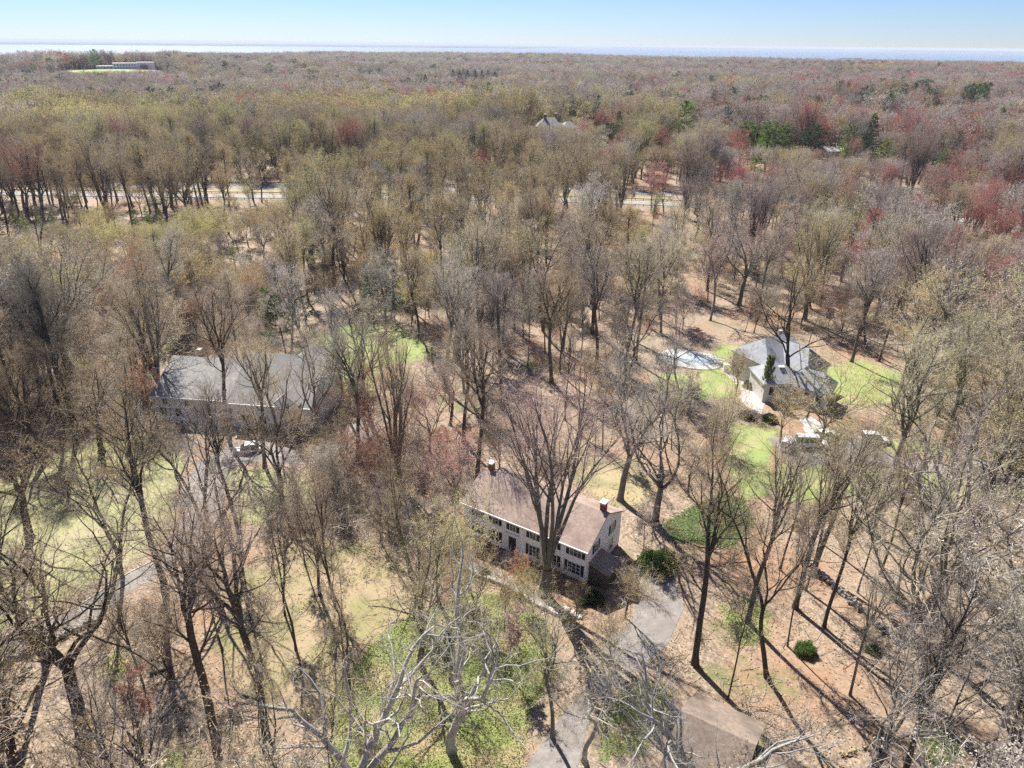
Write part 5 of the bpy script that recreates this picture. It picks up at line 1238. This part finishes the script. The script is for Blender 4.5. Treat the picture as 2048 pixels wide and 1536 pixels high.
# evergreen shrubs and foundation planting
LF = [make_leafy(v, n=5200) for v in range(3)]
LFM = [(T.mesh('stems', [M_BARK], {0: 0}), Cg.mesh('foliage', [M_NEEDLE], {1: 0})) for T, Cg in LF]
def shrub(px, py, s, tone, v, lab, sz=None):
    p = at(px, py); o = empty('evergreen_shrub', (p[0], p[1], 0), v * 1.3); o.scale = (s, s, sz or s)
    for mm, nm in zip(LFM[v % 3], ('stems', 'foliage')):
        c = bpy.data.objects.new(nm, mm); COL.objects.link(c); c.parent = o; c['tint'] = tone; c['bark'] = (.1, .08, .06); c['bud'] = tone
    tag(o, lab, 'shrub', 'evergreen shrubs around the houses')
GR1, GR2, GR3 = (.10, .17, .04), (.05, .09, .03), (.20, .23, .08)
for a in [(1306, 1138, 1.55, GR1, 0, 'round green rhododendron at the head of the front driveway'), (1330, 1128, 1.2, GR1, 1, 'smaller green rhododendron behind the round one by the front driveway'),
          (1610, 1305, .8, GR1, 2, 'dark green bush on the leafy slope below the fieldstone wall'), (1745, 1303, .5, GR1, 0, 'small green bush alone on the leafy slope beside the fieldstone wall'),
          (1012, 1183, .5, GR3, 1, 'small clipped yellow-green bush beside the stone edging, upper one of three'), (1037, 1196, .5, GR3, 2, 'clipped yellow-green bush beside the stone edging, middle one of three'), (968, 1150, .55, GR2, 0, 'dark clipped bush beside the stone edging, nearest the left end of the walk'),
          (1190, 1202, .8, GR2, 1, 'dark evergreen bush at the right front corner of the white house'), (1165, 1205, .6, GR2, 2, 'low dark bush in the planting before the white house near its right corner'),
          (1500, 775, .9, GR2, 0, 'dark bush beside the bright terrace of the grey-roofed house'), (1492, 835, .9, (.14, .08, .06), 1, 'maroon bush below the bright terrace of the grey-roofed house'),
          (1618, 772, 1.2, (.10, .07, .05), 2, 'brown bush against the right end of the blue-grey roofs'), (1540, 842, .9, GR2, 1, 'dark bush before the lowest blue-grey roof'),
          (660, 880, .9, GR2, 2, 'dark bush at the right corner of the long grey house'), (520, 868, .8, GR2, 0, 'dark bush behind the white car'), (585, 873, .8, GR2, 1, 'dark bush by the garage of the long grey house')]:
    shrub(*a)
BRM = [make_brush(80 + v, 0, hgt=1.5, spread=1.0).mesh('brush', [M_BARK, M_TWIG, M_BUD], {1: 1, 2: 2}) for v in range(2)]
for q, (u_, dv_, lab) in enumerate([(1.2, 1.3, 'leafless brown bush at the foot of the white house, nearest its right corner'), (3.0, 1.4, 'leafless brown bush below the first ground-floor window of the white house'), (5.0, 1.5, 'leafless brown bush below the middle windows of the white house'),
                        (7.2, 1.3, 'leafless brown bush right of the white house door'), (12.2, 1.4, 'leafless brown bush left of the white house door'), (14.5, 1.5, 'leafless brown bush before the left windows of the white house')]):
    c, s = math.cos(A.rotation_euler.z), math.sin(A.rotation_euler.z); lx, ly = LA - u_, -dv_
    o = bpy.data.objects.new('bare_shrub', BRM[q % 2]); COL.objects.link(o); o.location = (E0[0] + lx * c - ly * s, E0[1] + lx * s + ly * c, 0); o.rotation_euler = (0, 0, q * 1.1); o.scale = (1.1, 1.1, 1)
    tn = tints('brown', 'rust', rr_); o['tint'], o['bark'], o['bud'] = tn; tag(o, lab, 'shrub', 'leafless bushes along the front of the white house')
# loose leaves and sticks lying on the floor of the wood
g2 = np.random.default_rng(99); P = np.stack([g2.uniform(-85, 85, 230000), g2.uniform(20, 118, 230000)], 1); P = P[(np.abs(P[:, 0]) < .76 * P[:, 1] + 8)]
fd = field(P[:, 0], P[:, 1], 4.0, 4.4) + .7 * field(P[:, 0], P[:, 1], 1.3, 1.1); P = P[g2.random(len(P)) < np.clip(.35 + .8 * fd, .03, 1)]
b = np.zeros(len(P), bool)
for pl_ in BLOCK[:7] + list(DR.values()) + [LAWNS[k] for k in ('L1', 'L3', 'L5', 'L10')]: b |= inpoly(P[:, 0], P[:, 1], pl_)
P = P[~b]; G_ = Geo(); G_.flakes(np.stack([P[:, 0], P[:, 1], .04 + .1 * g2.random(len(P))], 1), 0.2, 0, g2); zb = np.repeat(G_.V[0][::3, 2], 3); G_.V[0][:, 2] = zb + (G_.V[0][:, 2] - zb) * .22
S = P[g2.integers(0, len(P), 5200)]; D_s = np.concatenate([g2.normal(0, 1, (len(S), 2)), g2.normal(0, .08, (len(S), 1))], 1)
G_.tubes(grow(np.concatenate([S, np.full((len(S), 1), .1)], 1), D_s, .5 + 2.2 * g2.random(len(S)) ** 2, 2, .12, 0, g2), np.full((len(S), 3), .022) * (.7 + g2.random((len(S), 1))), 3, 1)
m, n_, l_, b_ = new_mat('loose_leaves'); vo = n_.new('ShaderNodeTexVoronoi'); vo.inputs['Scale'].default_value = 3.0; tcn = n_.new('ShaderNodeTexCoord'); l_.new(tcn.outputs['Object'], vo.inputs['Vector'])
crp = n_.new('ShaderNodeValToRGB'); e_ = crp.color_ramp.elements; e_[0].color = (.12, .075, .045, 1); e_[1].color = (.55, .44, .32, 1); x_ = e_.new(.5); x_.color = (.33, .22, .13, 1); l_.new(vo.outputs['Color'], crp.inputs[0]); l_.new(crp.outputs[0], b_.inputs['Base Color'])
M_STICK = noisy('dry_sticks', (.12, .1, .08), (.34, .3, .25), scale=2)
o = mesh_np('leaf_litter', np.concatenate(G_.V), [(np.concatenate(v), k[0]) for k, v in G_.F.items()], [m, M_STICK]); tag(o, 'loose brown leaves and dry sticks over the floor of the wood', 'leaf litter', kind='stuff')
# fallen logs
for (xa, ya, xb, yb, r_, lab, mt) in [(1680, 1512, 1738, 1500, .22, 'short yellowish fallen log at the lower edge right of the brown roof', M_GOLD), (1945, 1075, 1990, 1130, .16, 'grey fallen bough near the right edge', M_GSTONE), (300, 1350, 345, 1335, .2, 'brown fallen log on leaves left of the mossy clearing', M_DARKW), (480, 1390, 520, 1400, .12, 'thin fallen branch on the mossy clearing', M_DARKW)]:
    a, b2 = at(xa, ya), at(xb, yb); v = b2 - a; L_ = float(np.hypot(v[0], v[1])); G_ = Geo(); g2 = np.random.default_rng(int(xa))
    P = grow(np.zeros((1, 3)), np.array([[v[0], v[1], 0.]]), np.array([L_]), 8, .05, 0, g2); P[..., 2] = r_; G_.tubes(P, np.full((1, 9), r_) * np.linspace(1, .55, 9), 7, 0)
    p, d, t, r, pl = spawn(P, np.full((1, 9), r_), np.array([L_]), 4, .3, .95, .5, 1.0, g2); d[:, 2] = np.abs(d[:, 2]) * .4; G_.tubes(grow(p, d, np.full(4, L_ * .3), 4, .15, 0, g2), radii(np.full(4, r_ * .4), 4), 5, 0)
    o = mesh_np('fallen_log', np.concatenate(G_.V), [(np.concatenate(f), 0) for f in G_.F.values()], [mt]); o.location = (a[0], a[1], 0); tag(o, lab, 'log')

# ---- a label for every tree that has none: its look and its rank from something one can find
LM = [('the white house', E0[:2] + (np.array(C0[:2]) - E0[:2]) / 2), ('the long grey house', (PL0[:2] + PL1[:2]) / 2), ('the blue-grey roofs', at(1565, 740)[:2]), ('the covered pool', pc[:2]), ('the olive lawn', at(220, 1000)[:2]),
      ('the bright rear lawn', at(720, 690)[:2]), ('the mossy clearing', at(620, 1220)[:2]), ('the ivy bed', at(900, 1380)[:2]), ('the fieldstone wall', at(1700, 1200)[:2]), ('the silver car', at(1966, 948)[:2]),
      ('the lower brown roof', (RA[:2] + RB[:2]) / 2), ('the garden shed', at(22, 700)[:2]), ('the right green lawn', at(1720, 775)[:2]), ('the small conifers at the left edge', at(70, 465)[:2]), ('the trio of small conifers', at(302, 470)[:2]),
      ('the left stretch of highway', np.array(HW2[14])), ('the middle stretch of highway', np.array(HW2[32])), ('the right stretch of highway', np.array(HW2[46])), ('the distant hip-roofed house', H1C[:2]), ('the distant cottage', H2C[:2]), ('the far white institution', SCH[:2]),
      ('the lower right corner', at(1990, 1480)[:2]), ('the lower left corner', at(40, 1480)[:2]), ('the silver car, beyond it', at(2040, 800)[:2]), ('the sandy opening', at(1100, 700)[:2]), ('the fan-shaped dark tree', at(1822, 755)[:2]),
      ('the short leaning dark trunk', at(1120, 745)[:2]), ('the round-crowned grey tree', at(1478, 610)[:2]), ('the tallest grey-green tree', at(912, 722)[:2]), ('the tall tree behind the rear lawn', at(670, 583)[:2]), ('the columnar evergreens', np.array(top_pos(1160, 214, 13))), ('the clump of green pines', np.array(top_pos(1530, 243, 20)))]
ORD = ['nearest', 'second nearest', 'third nearest', 'fourth nearest', 'fifth nearest', 'sixth nearest', 'seventh nearest', 'eighth nearest', 'ninth nearest', 'tenth nearest', 'eleventh nearest', 'twelfth nearest', 'thirteenth nearest', 'fourteenth nearest', 'fifteenth nearest', 'sixteenth nearest', 'seventeenth nearest', 'eighteenth nearest', 'nineteenth nearest', 'twentieth nearest']
NOUN = {'bare': 'leafless tree', 'bud': 'budding tree', 'red': 'maple', 'pine': 'pine', 'spruce': 'spruce', 'column': 'upright evergreen'}
buckets = {}; seen_ = set()
for t in TREES:
    if t[6]: continue
    p = np.array([t[2], t[3]]); ds = [np.hypot(*(p - m_[1])) for m_ in LM]; k = int(np.argmin(ds)); v = p - LM[k][1]; dd = norm(LM[k][1]); al = v @ dd; la = v @ np.array([dd[1], -dd[0]])
    rel = ('behind' if al > 0 else 'before') if abs(al) > abs(la) else ('right of' if la > 0 else 'left of')
    buckets.setdefault((t[5], NOUN[t[1]], rel, LM[k][0]), []).append((ds[k], id(t), t))
for (look, noun, rel, nm), L_ in buckets.items():
    L_.sort(key=lambda a: a[:2])
    for q, (_, _, t) in enumerate(L_):
        base = '%s %s %s %s' % (look, noun, rel, nm)
        if len(L_) > 1: base += ', ' + (ORD[q] if q < 20 else 'farthest')
        while base in seen_: base += ' again'
        seen_.add(base)
        t[0]['label'] = base
print('TREES', len(TREES), cnt, 'rest', len(rest), 'brush', len(X))

# ------------------------------------------------------------------ air
hb = MB(); hb.box(-80000, 80000, -80000, 80000, -34.5, 62.0); m = bpy.data.materials.new('haze'); m.use_nodes = True
nn = m.node_tree.nodes; nn.remove(nn['Principled BSDF']); pv = nn.new('ShaderNodeVolumePrincipled'); pv.inputs['Color'].default_value = (.80, .88, 1.0, 1); pv.inputs['Density'].default_value = 6.5e-5; pv.inputs['Anisotropy'].default_value = 0.0
m.node_tree.links.new(pv.outputs[0], nn['Material Output'].inputs['Volume'])
tag(hb.build('haze', m), kind='stuff')
